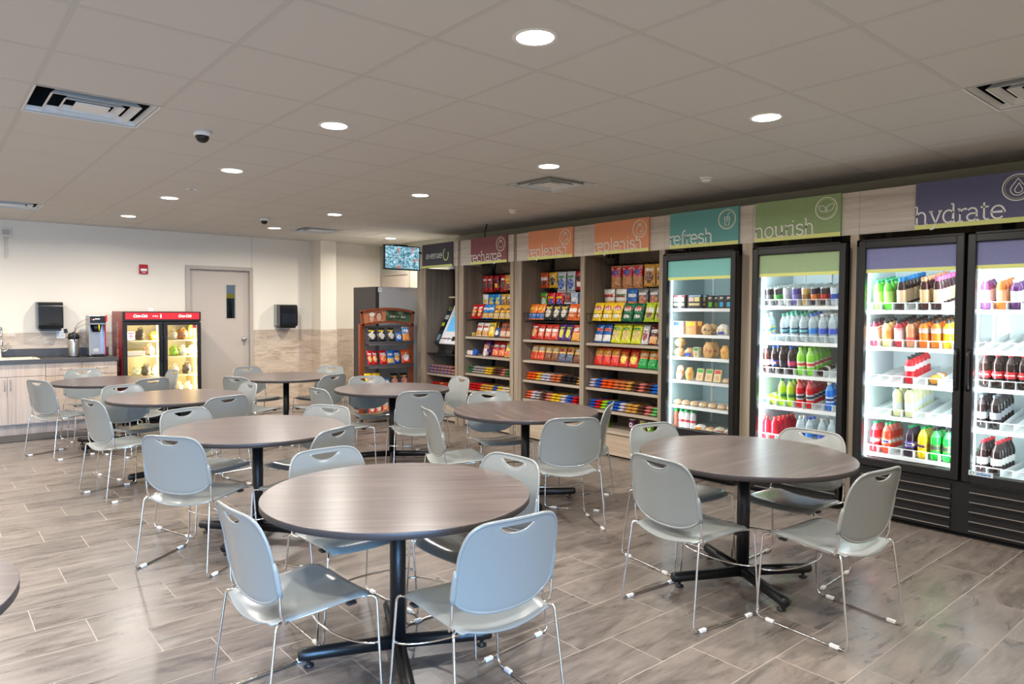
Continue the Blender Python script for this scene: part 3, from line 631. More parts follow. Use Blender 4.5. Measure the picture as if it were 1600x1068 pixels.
STOCK = """recharge|upper hooks|jerky_red|6.08|7.649|1.86|2
recharge|upper hooks|jerky_red|6.08|7.535|1.86|2
recharge|upper hooks|jerky_yellow|6.08|7.395|1.86|2
recharge|upper hooks|jerky_red|6.08|7.246|1.86|2
recharge|upper hooks|nut_yellow|6.08|7.152|1.86|2
recharge|upper hooks|nut_purple|6.08|7.06|1.86|2
recharge|lower hooks|candy_white|6.08|7.719|1.6|2
recharge|lower hooks|candy_blue|6.08|7.561|1.6|2
recharge|lower hooks|candy_blue|6.08|7.421|1.6|1
recharge|lower hooks|nut_gold|6.08|7.298|1.6|2
recharge|lower hooks|nut_gold|6.08|7.21|1.6|1
recharge|lower hooks|nut_pink|6.08|7.137|1.6|2
recharge|lower hooks|nut_pink|6.08|7.058|1.6|1
recharge|wire basket|chips_red|5.86|7.609|1.47|2
recharge|wire basket|chips_red|5.86|7.509|1.47|1
recharge|wire basket|chips_blue|5.86|7.397|1.47|2
recharge|wire basket|chips_blue|5.86|7.287|1.47|2
recharge|wire basket|chips_gold|5.86|7.151|1.47|2
recharge|wire basket|chips_gold|5.86|7.032|1.47|2
recharge|wire basket|chips_gold|5.86|6.903|1.47|2
recharge|wire basket|chips_tan|5.86|6.814|1.47|1
recharge|first shelf|cup_yellow|5.9|7.836|1.23|1
recharge|first shelf|cookie_white|5.9|7.66|1.23|2
recharge|first shelf|cookie_white|5.9|7.516|1.23|2
recharge|first shelf|cookie_yellow|5.9|7.335|1.23|2
recharge|first shelf|cookie_blue|5.9|7.225|1.23|1
recharge|first shelf|cookie_brown|5.9|7.105|1.23|2
recharge|first shelf|cookie_brown|5.9|6.98|1.23|2
recharge|first shelf|chips_red|5.9|6.871|1.23|2
recharge|second shelf|can_white|5.9|7.82|0.975|1
recharge|second shelf|can_white|5.9|7.724|0.975|1
recharge|second shelf|can_blue|5.9|7.607|0.975|1
recharge|second shelf|cookie_purple|5.9|7.514|0.975|2
recharge|second shelf|can_white|5.9|7.43|0.975|1
recharge|second shelf|combo_red|5.9|7.305|0.975|2
recharge|second shelf|combo_red|5.9|7.156|0.975|2
recharge|second shelf|mix_yellow|5.9|7.011|0.975|2
recharge|second shelf|mix_yellow|5.9|6.894|0.975|2
recharge|third shelf|bar_green|5.88|7.814|0.73|2
recharge|third shelf|bar_silver|5.88|7.718|0.73|2
recharge|third shelf|bar_silver|5.88|7.616|0.73|2
recharge|third shelf|bar_silver|5.88|7.523|0.73|2
recharge|third shelf|bar_yellow|5.88|7.417|0.73|2
recharge|third shelf|bar_yellow|5.88|7.333|0.73|2
recharge|third shelf|bar_brown|5.88|7.238|0.73|2
recharge|third shelf|bar_brown|5.88|7.13|0.73|2
recharge|third shelf|bar_pink|5.88|7.011|0.73|2
recharge|third shelf|bar_green|5.88|6.933|0.73|2
recharge|third shelf|bar_red|5.88|6.856|0.73|2
recharge|fourth shelf|bar_red|5.88|7.775|0.495|2
recharge|fourth shelf|bar_red|5.88|7.672|0.495|2
recharge|fourth shelf|bar_red|5.88|7.578|0.495|2
recharge|fourth shelf|bar_gold|5.88|7.486|0.495|2
recharge|fourth shelf|bar_gold|5.88|7.394|0.495|2
recharge|fourth shelf|bar_gold|5.88|7.304|0.495|2
recharge|fourth shelf|bar_blue|5.88|7.215|0.495|2
recharge|fourth shelf|bar_yellow|5.88|7.114|0.495|2
recharge|fourth shelf|bar_cream|5.88|7.009|0.495|2
recharge|fourth shelf|bar_cream|5.88|6.892|0.495|2
left replenish|upper hooks|choc_orange|6.08|6.512|1.86|2
left replenish|upper hooks|choc_black|6.08|6.371|1.86|2
left replenish|upper hooks|mint_silver|6.08|6.193|1.86|2
left replenish|upper hooks|mint_silver|6.08|6.099|1.86|1
left replenish|upper hooks|candy_red|6.08|5.984|1.86|2
left replenish|upper hooks|gummy_yellow|6.08|5.876|1.86|2
left replenish|lower hooks|gummy_green|6.08|6.497|1.6|2
left replenish|lower hooks|candy_redblue|6.08|6.356|1.6|2
left replenish|lower hooks|candy_redblue|6.08|6.253|1.6|1
left replenish|lower hooks|nut_brown|6.08|6.162|1.6|2
left replenish|lower hooks|candy_pale|6.08|5.953|1.6|2
left replenish|lower hooks|candy_blue|6.08|5.846|1.6|1
left replenish|wire basket|puffs_blue|5.86|6.4|1.47|2
left replenish|wire basket|puffs_blue|5.86|6.283|1.47|2
left replenish|wire basket|popcorn_black|5.86|6.164|1.47|2
left replenish|wire basket|popcorn_black|5.86|6.036|1.47|2
left replenish|wire basket|popcorn_black|5.86|5.916|1.47|2
left replenish|wire basket|puffs_orange|5.86|5.789|1.47|2
left replenish|wire basket|puffs_orange|5.86|5.664|1.47|2
left replenish|first shelf|chips_red|5.9|6.5|1.23|1
left replenish|first shelf|cookie_face|5.9|6.37|1.23|2
left replenish|first shelf|cookie_face|5.9|6.255|1.23|2
left replenish|first shelf|cookie_face|5.9|6.141|1.23|2
left replenish|first shelf|chips_purple|5.9|6.03|1.23|2
left replenish|first shelf|chips_purple|5.9|5.927|1.23|2
left replenish|first shelf|cheddar|5.9|5.83|1.23|2
left replenish|first shelf|cheddar|5.9|5.72|1.23|2
left replenish|second shelf|mix_redgold|5.9|6.522|0.975|2
left replenish|second shelf|mix_redgold|5.9|6.409|0.975|2
left replenish|second shelf|mix_browngold|5.9|6.286|0.975|2
left replenish|second shelf|mix_browngold|5.9|6.172|0.975|2
left replenish|second shelf|mix_bluegold|5.9|6.06|0.975|2
left replenish|second shelf|mix_bluegold|5.9|5.951|0.975|2
left replenish|second shelf|mix_browngold|5.9|5.833|0.975|2
left replenish|second shelf|mix_browngold|5.9|5.727|0.975|2
left replenish|third shelf|bar_orange|5.88|6.594|0.73|2
left replenish|third shelf|bar_orange|5.88|6.509|0.73|2
left replenish|third shelf|bar_yellow|5.88|6.42|0.73|2
left replenish|third shelf|bar_white|5.88|6.332|0.73|2
left replenish|third shelf|bar_white|5.88|6.239|0.73|2
left replenish|third shelf|bar_goldred|5.88|6.148|0.73|2
left replenish|third shelf|bar_goldred|5.88|6.053|0.73|2
left replenish|third shelf|bar_black|5.88|5.96|0.73|2
left replenish|third shelf|bar_black|5.88|5.868|0.73|2
left replenish|third shelf|bar_black|5.88|5.778|0.73|2
left replenish|third shelf|bar_gold|5.88|5.684|0.73|2
left replenish|fourth shelf|bar_orange|5.88|6.579|0.495|2
left replenish|fourth shelf|bar_white|5.88|6.471|0.495|2
left replenish|fourth shelf|bar_silver|5.88|6.364|0.495|2
left replenish|fourth shelf|bar_brown|5.88|6.265|0.495|2
left replenish|fourth shelf|bar_pink|5.88|6.168|0.495|2
left replenish|fourth shelf|bar_yellow|5.88|6.062|0.495|2
left replenish|fourth shelf|bar_yellow|5.88|5.968|0.495|2
left replenish|fourth shelf|bar_white|5.88|5.876|0.495|2
left replenish|fourth shelf|bar_blue|5.88|5.786|0.495|2
left replenish|fourth shelf|bar_red|5.88|5.697|0.495|2
right replenish|upper hooks|chip_redblue_tan|6.08|5.246|1.885|2
right replenish|upper hooks|chip_redblue_tan|6.08|5.092|1.885|2
right replenish|upper hooks|chip_redblue_tan|6.08|4.926|1.885|2
right replenish|upper hooks|cracker_gold|6.08|4.782|1.885|2
right replenish|upper hooks|cracker_gold|6.08|4.671|1.885|1
right replenish|lower hooks|combos_orange|6.08|5.449|1.63|2
right replenish|lower hooks|combos_green|6.08|5.251|1.63|2
right replenish|lower hooks|chex_blue|6.08|5.07|1.63|2
right replenish|lower hooks|chex_grey|6.08|4.908|1.63|2
right replenish|lower hooks|chex_grey|6.08|4.76|1.63|2
right replenish|wire basket|lays_yellow|5.86|5.384|1.47|2
right replenish|wire basket|lays_yellow|5.86|5.217|1.47|2
right replenish|wire basket|lays_yellow|5.86|5.082|1.47|1
right replenish|wire basket|chips_green|5.86|4.969|1.47|2
right replenish|wire basket|chips_green|5.86|4.823|1.47|2
right replenish|wire basket|popcorn_lime|5.86|4.703|1.47|2
right replenish|wire basket|popcorn_lime|5.86|4.577|1.47|2
right replenish|first shelf|chips_bluewhite|5.9|5.477|1.23|2
right replenish|first shelf|chips_bluewhite|5.9|5.32|1.23|2
right replenish|first shelf|veggie_lime|5.9|5.169|1.23|3
right replenish|first shelf|veggie_lime|5.9|5.031|1.23|3
right replenish|first shelf|veggie_lime|5.9|4.905|1.23|3
right replenish|first shelf|crisp_white|5.9|4.8|1.23|2
right replenish|first shelf|cookie_maroon|5.9|4.697|1.23|2
right replenish|first shelf|chips_bluewhite|5.9|4.596|1.23|2
right replenish|second shelf|crunch_red|5.9|5.473|0.975|2
right replenish|second shelf|crunch_red|5.9|5.336|0.975|2
right replenish|second shelf|crunch_red|5.9|5.203|0.975|2
right replenish|second shelf|mix_yellowred|5.9|5.063|0.975|2
right replenish|second shelf|mix_yellowred|5.9|4.928|0.975|2
right replenish|second shelf|mix_greenorange|5.9|4.796|0.975|2
right replenish|second shelf|mix_greenorange|5.9|4.68|0.975|2
right replenish|second shelf|mix_greenorange|5.9|4.584|0.975|1
right replenish|third shelf|bar_white|5.88|5.541|0.73|2
right replenish|third shelf|bar_blue|5.88|5.461|0.73|2
right replenish|third shelf|bar_orange|5.88|5.373|0.73|2
right replenish|third shelf|bar_orange|5.88|5.286|0.73|2
right replenish|third shelf|bar_goldred|5.88|5.191|0.73|2
right replenish|third shelf|bar_goldred|5.88|5.098|0.73|2
right replenish|third shelf|bar_gold|5.88|5.006|0.73|2
right replenish|third shelf|bar_brown|5.88|4.912|0.73|2
right replenish|third shelf|bar_pink|5.88|4.819|0.73|2
right replenish|third shelf|bar_brown|5.88|4.733|0.73|2
right replenish|third shelf|bar_bigblue|5.88|4.614|0.73|2
right replenish|fourth shelf|bar_blue|5.88|5.538|0.495|2
right replenish|fourth shelf|bar_red|5.88|5.448|0.495|2
right replenish|fourth shelf|bar_lime|5.88|5.36|0.495|2
right replenish|fourth shelf|bar_blue|5.88|5.263|0.495|2
right replenish|fourth shelf|bar_blue|5.88|5.164|0.495|2
right replenish|fourth shelf|bar_white|5.88|5.067|0.495|2
right replenish|fourth shelf|bar_gold|5.88|4.971|0.495|2
right replenish|fourth shelf|bar_gold|5.88|4.873|0.495|2
right replenish|fourth shelf|bar_brown|5.88|4.781|0.495|2
right replenish|fourth shelf|bar_pink|5.88|4.695|0.495|2
right replenish|fourth shelf|bar_greenwhite|5.88|4.598|0.495|2
right replenish|bottom ledge|tube_green|5.92|5.239|0.285|1
right replenish|bottom ledge|tube_purple|5.92|4.863|0.285|1
right replenish|bottom ledge|tube_yellow|5.92|4.724|0.285|1
right replenish|bottom ledge|tube_green|5.92|4.622|0.285|1
avenue|upper shelf|bun_blue|5.88|8.767|0.665|2
avenue|upper shelf|bun_blue|5.88|8.648|0.665|2
avenue|upper shelf|bun_blue|5.88|8.53|0.665|2
avenue|upper shelf|bun_blue|5.88|8.415|0.665|2
avenue|upper shelf|bun_blue|5.88|8.293|0.665|2
avenue|upper shelf|bun_blue|5.88|8.174|0.665|2
avenue|upper shelf|bun_blue|5.88|8.065|0.665|1
avenue|lower shelf|bar_red|5.88|8.647|0.435|2
avenue|lower shelf|bar_red|5.88|8.513|0.435|2
avenue|lower shelf|bar_goldred|5.88|8.381|0.435|2
avenue|lower shelf|bar_red|5.88|8.252|0.435|2
avenue|lower shelf|bar_goldred|5.88|8.126|0.435|2
avenue|bottom ledge|bar_blue|5.9|8.442|0.285|2
avenue|bottom ledge|bar_brown|5.9|8.296|0.285|2
avenue|bottom ledge|bar_blue|5.9|8.168|0.285|2
hydrate|top shelf|tea_green|5.8|2.318|1.6|5
hydrate|top shelf|tea_green|5.8|2.247|1.6|4
hydrate|top shelf|tea_bluecap|5.8|2.15|1.6|7
hydrate|top shelf|tea_peachcap|5.8|1.99|1.6|7
hydrate|top shelf|tea_pinkcap|5.8|1.9|1.6|7
hydrate|second shelf|juice_grape|5.8|2.34|1.317|3
hydrate|second shelf|juice_cream|5.8|2.249|1.317|3
hydrate|second shelf|juice_berry|5.8|2.162|1.317|5
hydrate|second shelf|juice_apple|5.8|2.08|1.317|5
hydrate|second shelf|sport_orange|5.8|1.986|1.317|5
hydrate|second shelf|sport_orange|5.8|1.906|1.317|5
hydrate|second shelf|sport_yellow|5.8|1.826|1.317|5
hydrate|middle shelf|sport_red|5.8|2.078|1.041|5
hydrate|middle shelf|lying_gold|5.8|1.912|1.041|1
hydrate|fourth shelf|lemonade|5.8|2.158|0.783|6
hydrate|fourth shelf|lemonade|5.8|2.074|0.783|6
hydrate|bottom deck|soda_red|5.8|2.325|0.488|3
hydrate|bottom deck|soda_orange|5.8|2.237|0.488|4
hydrate|bottom deck|soda_grape|5.8|2.069|0.488|3
hydrate|bottom deck|soda_yellow|5.8|1.982|0.488|3
hydrate|bottom deck|soda_green|5.8|1.896|0.488|3
hydrate|bottom deck|soda_green|5.8|1.814|0.488|3
right hydrate|top shelf|water_purple|5.8|1.6|1.604|3
right hydrate|top shelf|water_orange|5.8|1.507|1.604|4
right hydrate|top shelf|tea_purple|5.8|1.422|1.604|3
right hydrate|middle shelf|cola_red|5.8|1.591|1.056|4
right hydrate|middle shelf|cola_red|5.8|1.513|1.056|4
right hydrate|middle shelf|cola_red|5.8|1.433|1.056|4
right hydrate|middle shelf|cola_red|5.8|1.367|1.056|4
right hydrate|fourth shelf|cola_grey|5.8|1.603|0.765|5
right hydrate|fourth shelf|cola_grey|5.8|1.521|0.765|5
right hydrate|bottom deck|cola_white|5.8|1.595|0.445|4
right hydrate|bottom deck|cola_white|5.8|1.51|0.445|5
nourish|top shelf|can_black|5.8|3.25|1.633|6
nourish|top shelf|can_green|5.8|3.165|1.633|6
nourish|top shelf|can_silver|5.8|3.077|1.633|6
nourish|top shelf|can_purple|5.8|2.996|1.633|6
nourish|top shelf|can_gold|5.8|2.912|1.633|6
nourish|top shelf|can_darkpurple|5.8|2.834|1.633|6
nourish|top shelf|can_darkred|5.8|2.75|1.633|6
nourish|top shelf|can_silverblue|5.8|2.668|1.633|5
nourish|second shelf|water_lemon|5.8|3.256|1.326|2
nourish|second shelf|water_greencap|5.8|3.088|1.326|4
nourish|second shelf|water_greencap|5.8|3.001|1.326|4
nourish|second shelf|water_greencap|5.8|2.916|1.326|4
nourish|second shelf|water_blue|5.8|2.836|1.326|3
nourish|second shelf|water_whitecap|5.8|2.751|1.326|3
nourish|second shelf|water_whitecap|5.8|2.669|1.326|3
nourish|middle shelf|cola_whitecap|5.8|3.265|1.042|1
nourish|middle shelf|pepsi_blue|5.8|3.183|1.042|3
nourish|middle shelf|cola_blackcap|5.8|3.1|1.042|4
nourish|middle shelf|pepsi_cherry|5.8|3.015|1.042|4
nourish|middle shelf|soda_lime|5.8|2.932|1.042|5
nourish|middle shelf|soda_lime|5.8|2.849|1.042|5
nourish|middle shelf|lying_cola|5.8|2.756|1.042|1
nourish|fourth shelf|lying_lime|5.8|3.262|0.763|1
nourish|fourth shelf|lying_lime2|5.8|3.183|0.763|1
nourish|fourth shelf|soda_limegreen|5.8|3.097|0.763|1
nourish|fourth shelf|soda_limegreen|5.8|3.018|0.763|3
nourish|fourth shelf|juice_redlabel|5.8|2.935|0.763|3
nourish|fourth shelf|juice_redlabel|5.8|2.848|0.763|5
nourish|fourth shelf|water_bluefull|5.8|2.68|0.763|2
nourish|bottom deck|round_red|5.8|3.265|0.456|1
nourish|bottom deck|round_red|5.8|3.186|0.456|5
nourish|bottom deck|water_whitecap|5.8|2.937|0.456|2
nourish|bottom deck|water_blue|5.8|2.853|0.456|2
nourish|bottom deck|water_whitecap|5.8|2.748|0.456|2
nourish|bottom deck|water_whitecap|5.8|2.668|0.456|1
refresh|top shelf|tray_red|5.8|4.194|1.612|2
refresh|top shelf|tray_blue|5.8|3.994|1.612|2
refresh|top shelf|pack_green|5.8|3.833|1.612|2
refresh|top shelf|pack_blue|5.8|3.709|1.612|2
refresh|top shelf|pack_blue|5.8|3.638|1.612|1
refresh|second shelf|box_pale|5.8|4.209|1.36|2
refresh|second shelf|box_orange|5.8|4.04|1.36|2
refresh|second shelf|sandwich_bag|5.8|3.878|1.36|2
refresh|second shelf|round_pie|5.8|3.701|1.36|1
refresh|third shelf|bun_stack|5.8|4.193|1.141|1
refresh|third shelf|round_bluelabel|5.8|4.088|1.141|1
refresh|third shelf|wedge_pack|5.8|3.971|1.141|1
refresh|third shelf|sub_long|5.8|3.856|1.141|2
refresh|third shelf|sub_wrap|5.8|3.676|1.141|1
refresh|fourth shelf|wrap_red|5.8|4.22|0.912|1
refresh|fourth shelf|sub_wrap|5.8|4.077|0.912|1
refresh|fourth shelf|slices_green|5.8|3.938|0.912|1
refresh|fourth shelf|slices_green|5.8|3.838|0.912|1
refresh|fourth shelf|slices_red|5.8|3.733|0.912|1
refresh|fourth shelf|flat_sandwich|5.8|3.659|0.912|1
refresh|fifth shelf|flat_sandwich|5.8|4.2|0.663|1
refresh|fifth shelf|flat_sandwich|5.8|4.109|0.663|1
refresh|fifth shelf|flat_sandwich|5.8|4.02|0.663|1
refresh|fifth shelf|flat_sandwich|5.8|3.926|0.663|1
refresh|fifth shelf|flat_sandwich|5.8|3.826|0.663|1
refresh|fifth shelf|flat_sandwich|5.8|3.729|0.663|1
refresh|fifth shelf|flat_sandwich|5.8|3.64|0.663|1
refresh|bottom deck|milk_brown|5.8|4.223|0.431|1
refresh|bottom deck|milk_white|5.8|4.154|0.431|2
refresh|bottom deck|milk_white|5.8|4.087|0.431|2
refresh|bottom deck|milk_white|5.8|4.031|0.431|1
refresh|bottom deck|flat_label|5.8|3.965|0.431|1
refresh|bottom deck|flat_sandwich|5.8|3.864|0.431|1
refresh|bottom deck|salad|5.8|3.752|0.431|1
refresh|bottom deck|salad|5.8|3.656|0.431|1
lunch|left upper shelf|bag_grey|2.347|10.62|1.155|1
lunch|left upper shelf|bag_yellow|2.518|10.62|1.155|1
lunch|left middle shelf|box_white|2.248|10.62|0.945|1
lunch|left middle shelf|bag_tan|2.458|10.62|0.945|1
lunch|left lower shelf|bag_teal|2.285|10.62|0.66|1
lunch|left lower shelf|bag_grey|2.418|10.62|0.66|1
lunch|left lower shelf|bag_pale|2.546|10.62|0.66|1
lunch|right upper shelf|bag_pale|2.77|10.62|1.155|1
lunch|right upper shelf|bag_orange|2.899|10.62|1.155|1
lunch|right upper shelf|oil_bottle|3.012|10.62|1.155|1
lunch|right middle shelf|bag_lime|2.776|10.62|0.925|1
lunch|right middle shelf|bag_pale|2.896|10.62|0.925|1
lunch|right middle shelf|bag_pale|3.018|10.62|0.925|1
lunch|right lower shelf|bag_pale|2.781|10.62|0.66|1
lunch|right lower shelf|bag_grey|2.954|10.62|0.66|1
lunch|right bottom deck|bag_pale|2.839|10.62|0.4|1
lunch|right bottom deck|bag_pale|2.96|10.62|0.4|1
rack|top shelf|popcorn_black|4.896|8.7|1.135|1
rack|top shelf|popcorn_black|5.05|8.7|1.135|1
rack|top shelf|popcorn_black|5.207|8.7|1.135|1
rack|top shelf|bag_smallblue|5.335|8.7|1.135|1
rack|top shelf|puffs_bluetop|5.459|8.7|1.135|1
rack|second shelf|chips_red|4.865|8.7|0.81|1
rack|second shelf|chips_red|4.946|8.7|0.81|1
rack|second shelf|doritos_red|5.081|8.7|0.81|1
rack|second shelf|chips_blue|5.196|8.7|0.81|1
rack|second shelf|doritos_blue|5.303|8.7|0.81|1
rack|second shelf|chips_redorange|5.454|8.7|0.81|1
rack|third shelf|lays_yellow|4.854|8.7|0.48|1
rack|third shelf|lays_yellow|4.977|8.7|0.48|1
rack|third shelf|bag_smallblue|5.143|8.7|0.48|1
rack|third shelf|badge_black|5.271|8.7|0.48|1
rack|third shelf|badge_black|5.433|8.7|0.48|1
rack|bottom shelf|chips_redorange|4.894|8.7|0.115|1
rack|bottom shelf|chips_redorange|5.007|8.7|0.115|1
rack|bottom shelf|puffs_orange|5.122|8.7|0.115|1
rack|bottom shelf|chips_redorange|5.249|8.7|0.115|1
rack|bottom shelf|puffs_orange|5.378|8.7|0.115|1"""# ------------------------------------------------------------------ market shelving
XF, ZFB, ZFT = 5.75, 2.205, 2.545
IRON = mat('black_steel_fixture', rgb(26, 25, 25), .5)
LIMEC, SIGNW = mat('sign_lime', rgb(222, 226, 134), .5), mat('sign_letter', rgb(240, 238, 232), .5)
def weave(name, c):
    m = mat(name, c, .6); t = NT(m)
    a = t.noise(t.co('Object', (40, 40, 420)), 1, 2); b = t.noise(t.co('Object', (420, 420, 40)), 1, 2)
    f = t.math('MULTIPLY', t.math('ADD', a, b), .5)
    t.base(t.ramp(f, [(.36, tuple(q*.9 for q in c)), (.5, c), (.64, tuple(min(1, q*1.12+.004) for q in c))])); return m
# y ranges (far -> near) of the dividing panels
def bay(name, label, yL, yR, wL, wR, tops, upright_side=True, hooks=True, back_x=6.27):
    """one shelving unit from yL (far) to yR (near); wL/wR widths of its face stiles"""
    t_ = thing('shelving_unit', label, 'shelving unit', (0, 0, 0), 0, 'wood laminate market shelving units')
    for a, b in ((yL, yL-wL), (yR+wR, yR)):
        if abs(a-b) < .004: continue
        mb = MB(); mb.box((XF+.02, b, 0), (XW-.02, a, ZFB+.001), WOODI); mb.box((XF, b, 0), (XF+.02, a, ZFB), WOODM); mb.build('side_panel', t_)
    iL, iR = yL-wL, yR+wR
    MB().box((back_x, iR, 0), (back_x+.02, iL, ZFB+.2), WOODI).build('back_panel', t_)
    MB().box((XF, yR, ZFB), (XF+.022, yL, ZFT), WOODH).box((XF+.022, yR, ZFT-.02), (XW-.03, yL, ZFT-.001), WOODH).build('fascia', t_)
    for z in tops:
        if z > .3:
            mb = MB(); mb.box((XF+.03, iR+.003, z-.028), (back_x, iL-.003, z), WOODS, bev=.002); sh = mb.build('shelf', t_)
            mb = MB(); mb.box((back_x-.03, iR+.02, z-.062), (back_x-.002, iL-.02, z-.045), IRON)
            for yy in (iL-.10, iR+.06): mb.box((XF+.12, yy-.004, z-.05), (back_x, yy+.004, z-.028), IRON)
            mb.build('bracket', sh)
    zb = .285
    MB().box((XF+.02, iR+.002, zb-.03), (back_x, iL-.002, zb), WOODS).build('bottom_ledge', t_)
    MB().box((XF+.035, iR+.002, .02), (XF+.055, iL-.002, zb-.04), WOODB).build('base_panel', t_)
    MB().box((XF+.06, iR+.002, 0), (XF+.07, iL-.002, zb-.03), M_['darkvoid']).build('plinth', t_)
    for yy in (iL-.04, iR+.04):
        MB().box((back_x-.028, yy-.02, zb), (back_x-.001, yy+.02, ZFB+.1), IRON).build('upright', t_)
    return t_, iL, iR
def hooks_and_basket(t_, iL, iR, rows, back_x=6.27):
    for z in rows:
        mb = MB()
        for dz in (0, -.075, -.15): mb.box((back_x-.04, iR+.02, z+dz-.007), (back_x-.03, iL-.02, z+dz+.007), IRON)
        mb.build('crossbar', t_)
        n = 6
        for k in range(n):
            y = iL-.12-(iL-iR-.2)*k/(n-1)
            MB().tube([(back_x-.04, y, z), (5.98, y, z), (5.955, y, z+.03)], .0035, IRON, 6).build('hook', t_)
    mb = MB(); zr, zb_, x0, x1 = 1.56, 1.455, 5.78, back_x-.03; y0, y1 = iR+.008, iL-.008
    r = .003
    mb.tube([(x1, y1, zr), (x0, y1, zr), (x0, y0, zr), (x1, y0, zr)], .0035, IRON, 6)
    mb.tube([(x1, y1, zb_), (x0+.03, y1, zb_), (x0+.03, y0, zb_), (x1, y0, zb_)], .005, IRON, 6)
    n = int((y1-y0)/.04)
    for k in range(n+1):
        y = y0+(y1-y0)*k/n; mb.tube([(x0, y, zr), (x0+.03, y, zb_), (x1, y, zb_)], .0016, IRON, 4, cap=False)
    for k in range(8):
        x = x0+(x1-x0)*k/7
        for y in (y0, y1): mb.tube([(x, y, zr), (x+.01, y, zb_)], .0016, IRON, 4, cap=False)
    for k in range(1, 6):
        x = x0+(x1-x0)*k/6; mb.tube([(x, y0, zb_), (x, y1, zb_)], .0016, IRON, 4, cap=False)
    mb.build('wire_basket', t_)
TOPS = [1.23, .975, .73, .495, .285]
ua, aL, aR = bay('avenue', 'wood shelving unit under avenue sign holding the pay kiosk', 8.87, 7.845, .22, .06, [.665, .435, .285])
mb = MB(); mb.box((XF+.03, aR+.003, .945), (6.26, aL-.003, .962), mat('black_counter', rgb(30, 29, 30), .25)); mb.build('kiosk_counter', ua)
MB().box((5.80, aR+.003, 1.765), (6.27, aR+.22, 1.785), WOODS).build('small_shelf', ua)
ur, rL, rR = bay('recharge', 'wood shelving unit of snacks under the dark red recharge sign', 7.78, 6.66, .07, .065, TOPS); hooks_and_basket(ur, rL, rR, [2.09, 1.835])
u1, pL, pR = bay('replenish', 'wood shelving unit of snacks under the left replenish sign', 6.60, 5.475, .085, .03, TOPS); hooks_and_basket(u1, pL, pR, [2.09, 1.835])
u2, qL, qR = bay('replenish', 'wood shelving unit of snacks under the right replenish sign', 5.473, 4.345, .03, .065, TOPS); hooks_and_basket(u2, qL, qR, [2.12, 1.86])
def filler(y0, y1, label):
    t_ = thing('shelving_filler', label, 'filler strip', (0, 0, 0))
    MB().box((XF+.012, y0, 0), (XF+.03, y1, ZFT-.01), WOODM).build('filler_strip', t_)
filler(7.785, 7.84, 'narrow wood filler strip between avenue and recharge units'); filler(6.605, 6.655, 'narrow wood filler strip between recharge and replenish units')
# cooler surround: panels, fascia and back board
def surround(label, yL, yR, wR):
    t_ = thing('cooler_surround', label, 'cooler surround', (0, 0, 0), 0, 'wood surrounds of the drink coolers')
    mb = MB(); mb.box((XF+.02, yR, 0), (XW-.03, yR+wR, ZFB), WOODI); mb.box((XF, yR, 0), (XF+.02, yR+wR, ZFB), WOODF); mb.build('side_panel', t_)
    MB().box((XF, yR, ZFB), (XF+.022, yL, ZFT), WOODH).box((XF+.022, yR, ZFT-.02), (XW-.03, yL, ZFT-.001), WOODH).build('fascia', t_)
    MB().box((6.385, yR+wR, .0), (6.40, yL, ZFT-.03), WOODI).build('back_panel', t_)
    MB().box((6.36, (yL+yR)/2-.04, 1.9), (6.384, (yL+yR)/2+.04, ZFT-.03), IRON).build('upright', t_)
surround('wood panel and fascia around the refresh cooler', 4.343, 3.385, .10)
surround('wood panel and fascia around the nourish cooler', 3.383, 2.463, .065)
surround('wood panel and fascia around the hydrate cooler', 2.461, .80, .10)
# ------------------------------------------------------------------ signs
def ring_pts(r, n=40, cx=0, cy=0): return [(cx+r*math.cos(2*PI*i/n), cy+r*math.sin(2*PI*i/n)) for i in range(n)]
def sign(word, yL, yR, col, label, icon):
    t_ = thing('market_sign', label, 'sign', (XF-.001, yL, ZFB-.002), -PI/2, 'hanging market section signs')   # local +X runs towards the near side
    W, H = yL-yR, .345
    MB().box((0, -.022, 0), (W, 0, H), weave('sign_'+word+str(int(col[0]*1000)), col)).build('sign_panel', t_)
    MB().box((0, -.0235, 0), (W, -.0221, .034), LIMEC).build('lime_stripe', t_)
    xh = .088
    if word == 'avenue':
        mb, w = stroke_text('avenue', .064, SIGNW, .15, 1.04, 1.0); mb.build('lettering', t_, (.10, -.0225, .135))
        mb = MB(); ribbon(mb, arc(0, 0, .062, .08, 105, 385, 26), .017, LIMEC); mb.build('lime_ring_logo', t_, (.60, -.0225, .175)); return
    mb, w = stroke_text(word, xh, SIGNW, .13)
    mb, w = stroke_text(word, xh, SIGNW, .13, 1, W*{'recharge': .87, 'replenish': .90, 'refresh': .66, 'nourish': .73, 'hydrate': .76}[word]/w)
    mb.build('lettering', t_, (-.004, -.0242, .036))
    ib = MB(); R_ = .088
    ribbon(ib, ring_pts(R_, 44), .007, SIGNW, closed=True); ribbon(ib, ring_pts(R_-.013, 44), .0025, LIMEC, closed=True)
    for s in icon: ribbon(ib, s, .0055, SIGNW)
    ib.build('round_icon', t_, (W-R_-.03, -.0228, H-R_-.022))
apple = [arc(.016, -.005, .03, .04, 60, -60, 10)+arc(-.016, -.005, .03, .04, 240, 120, 10)+[(0, .026), (.018, .032)], arc(-.012, .044, .012, .008, 0, 360, 10), arc(.013, .044, .012, .008, 0, 360, 10), [(0, .026), (0, .046)]]
orange = [arc(0, -.01, .042, .045, 0, 360, 30), arc(-.012, .046, .011, .008, 0, 360, 10), arc(.013, .046, .011, .008, 0, 360, 10), [(0, .034), (0, .044)], arc(.016, -.025, .006, .006, 0, 360, 8)]
cup = [[(-.028, .02), (-.019, -.055), (.019, -.055), (.028, .02), (-.028, .02)], [(-.026, .0), (.026, .0)], [(-.005, -.03), (.012, .05), (.034, .058)]]
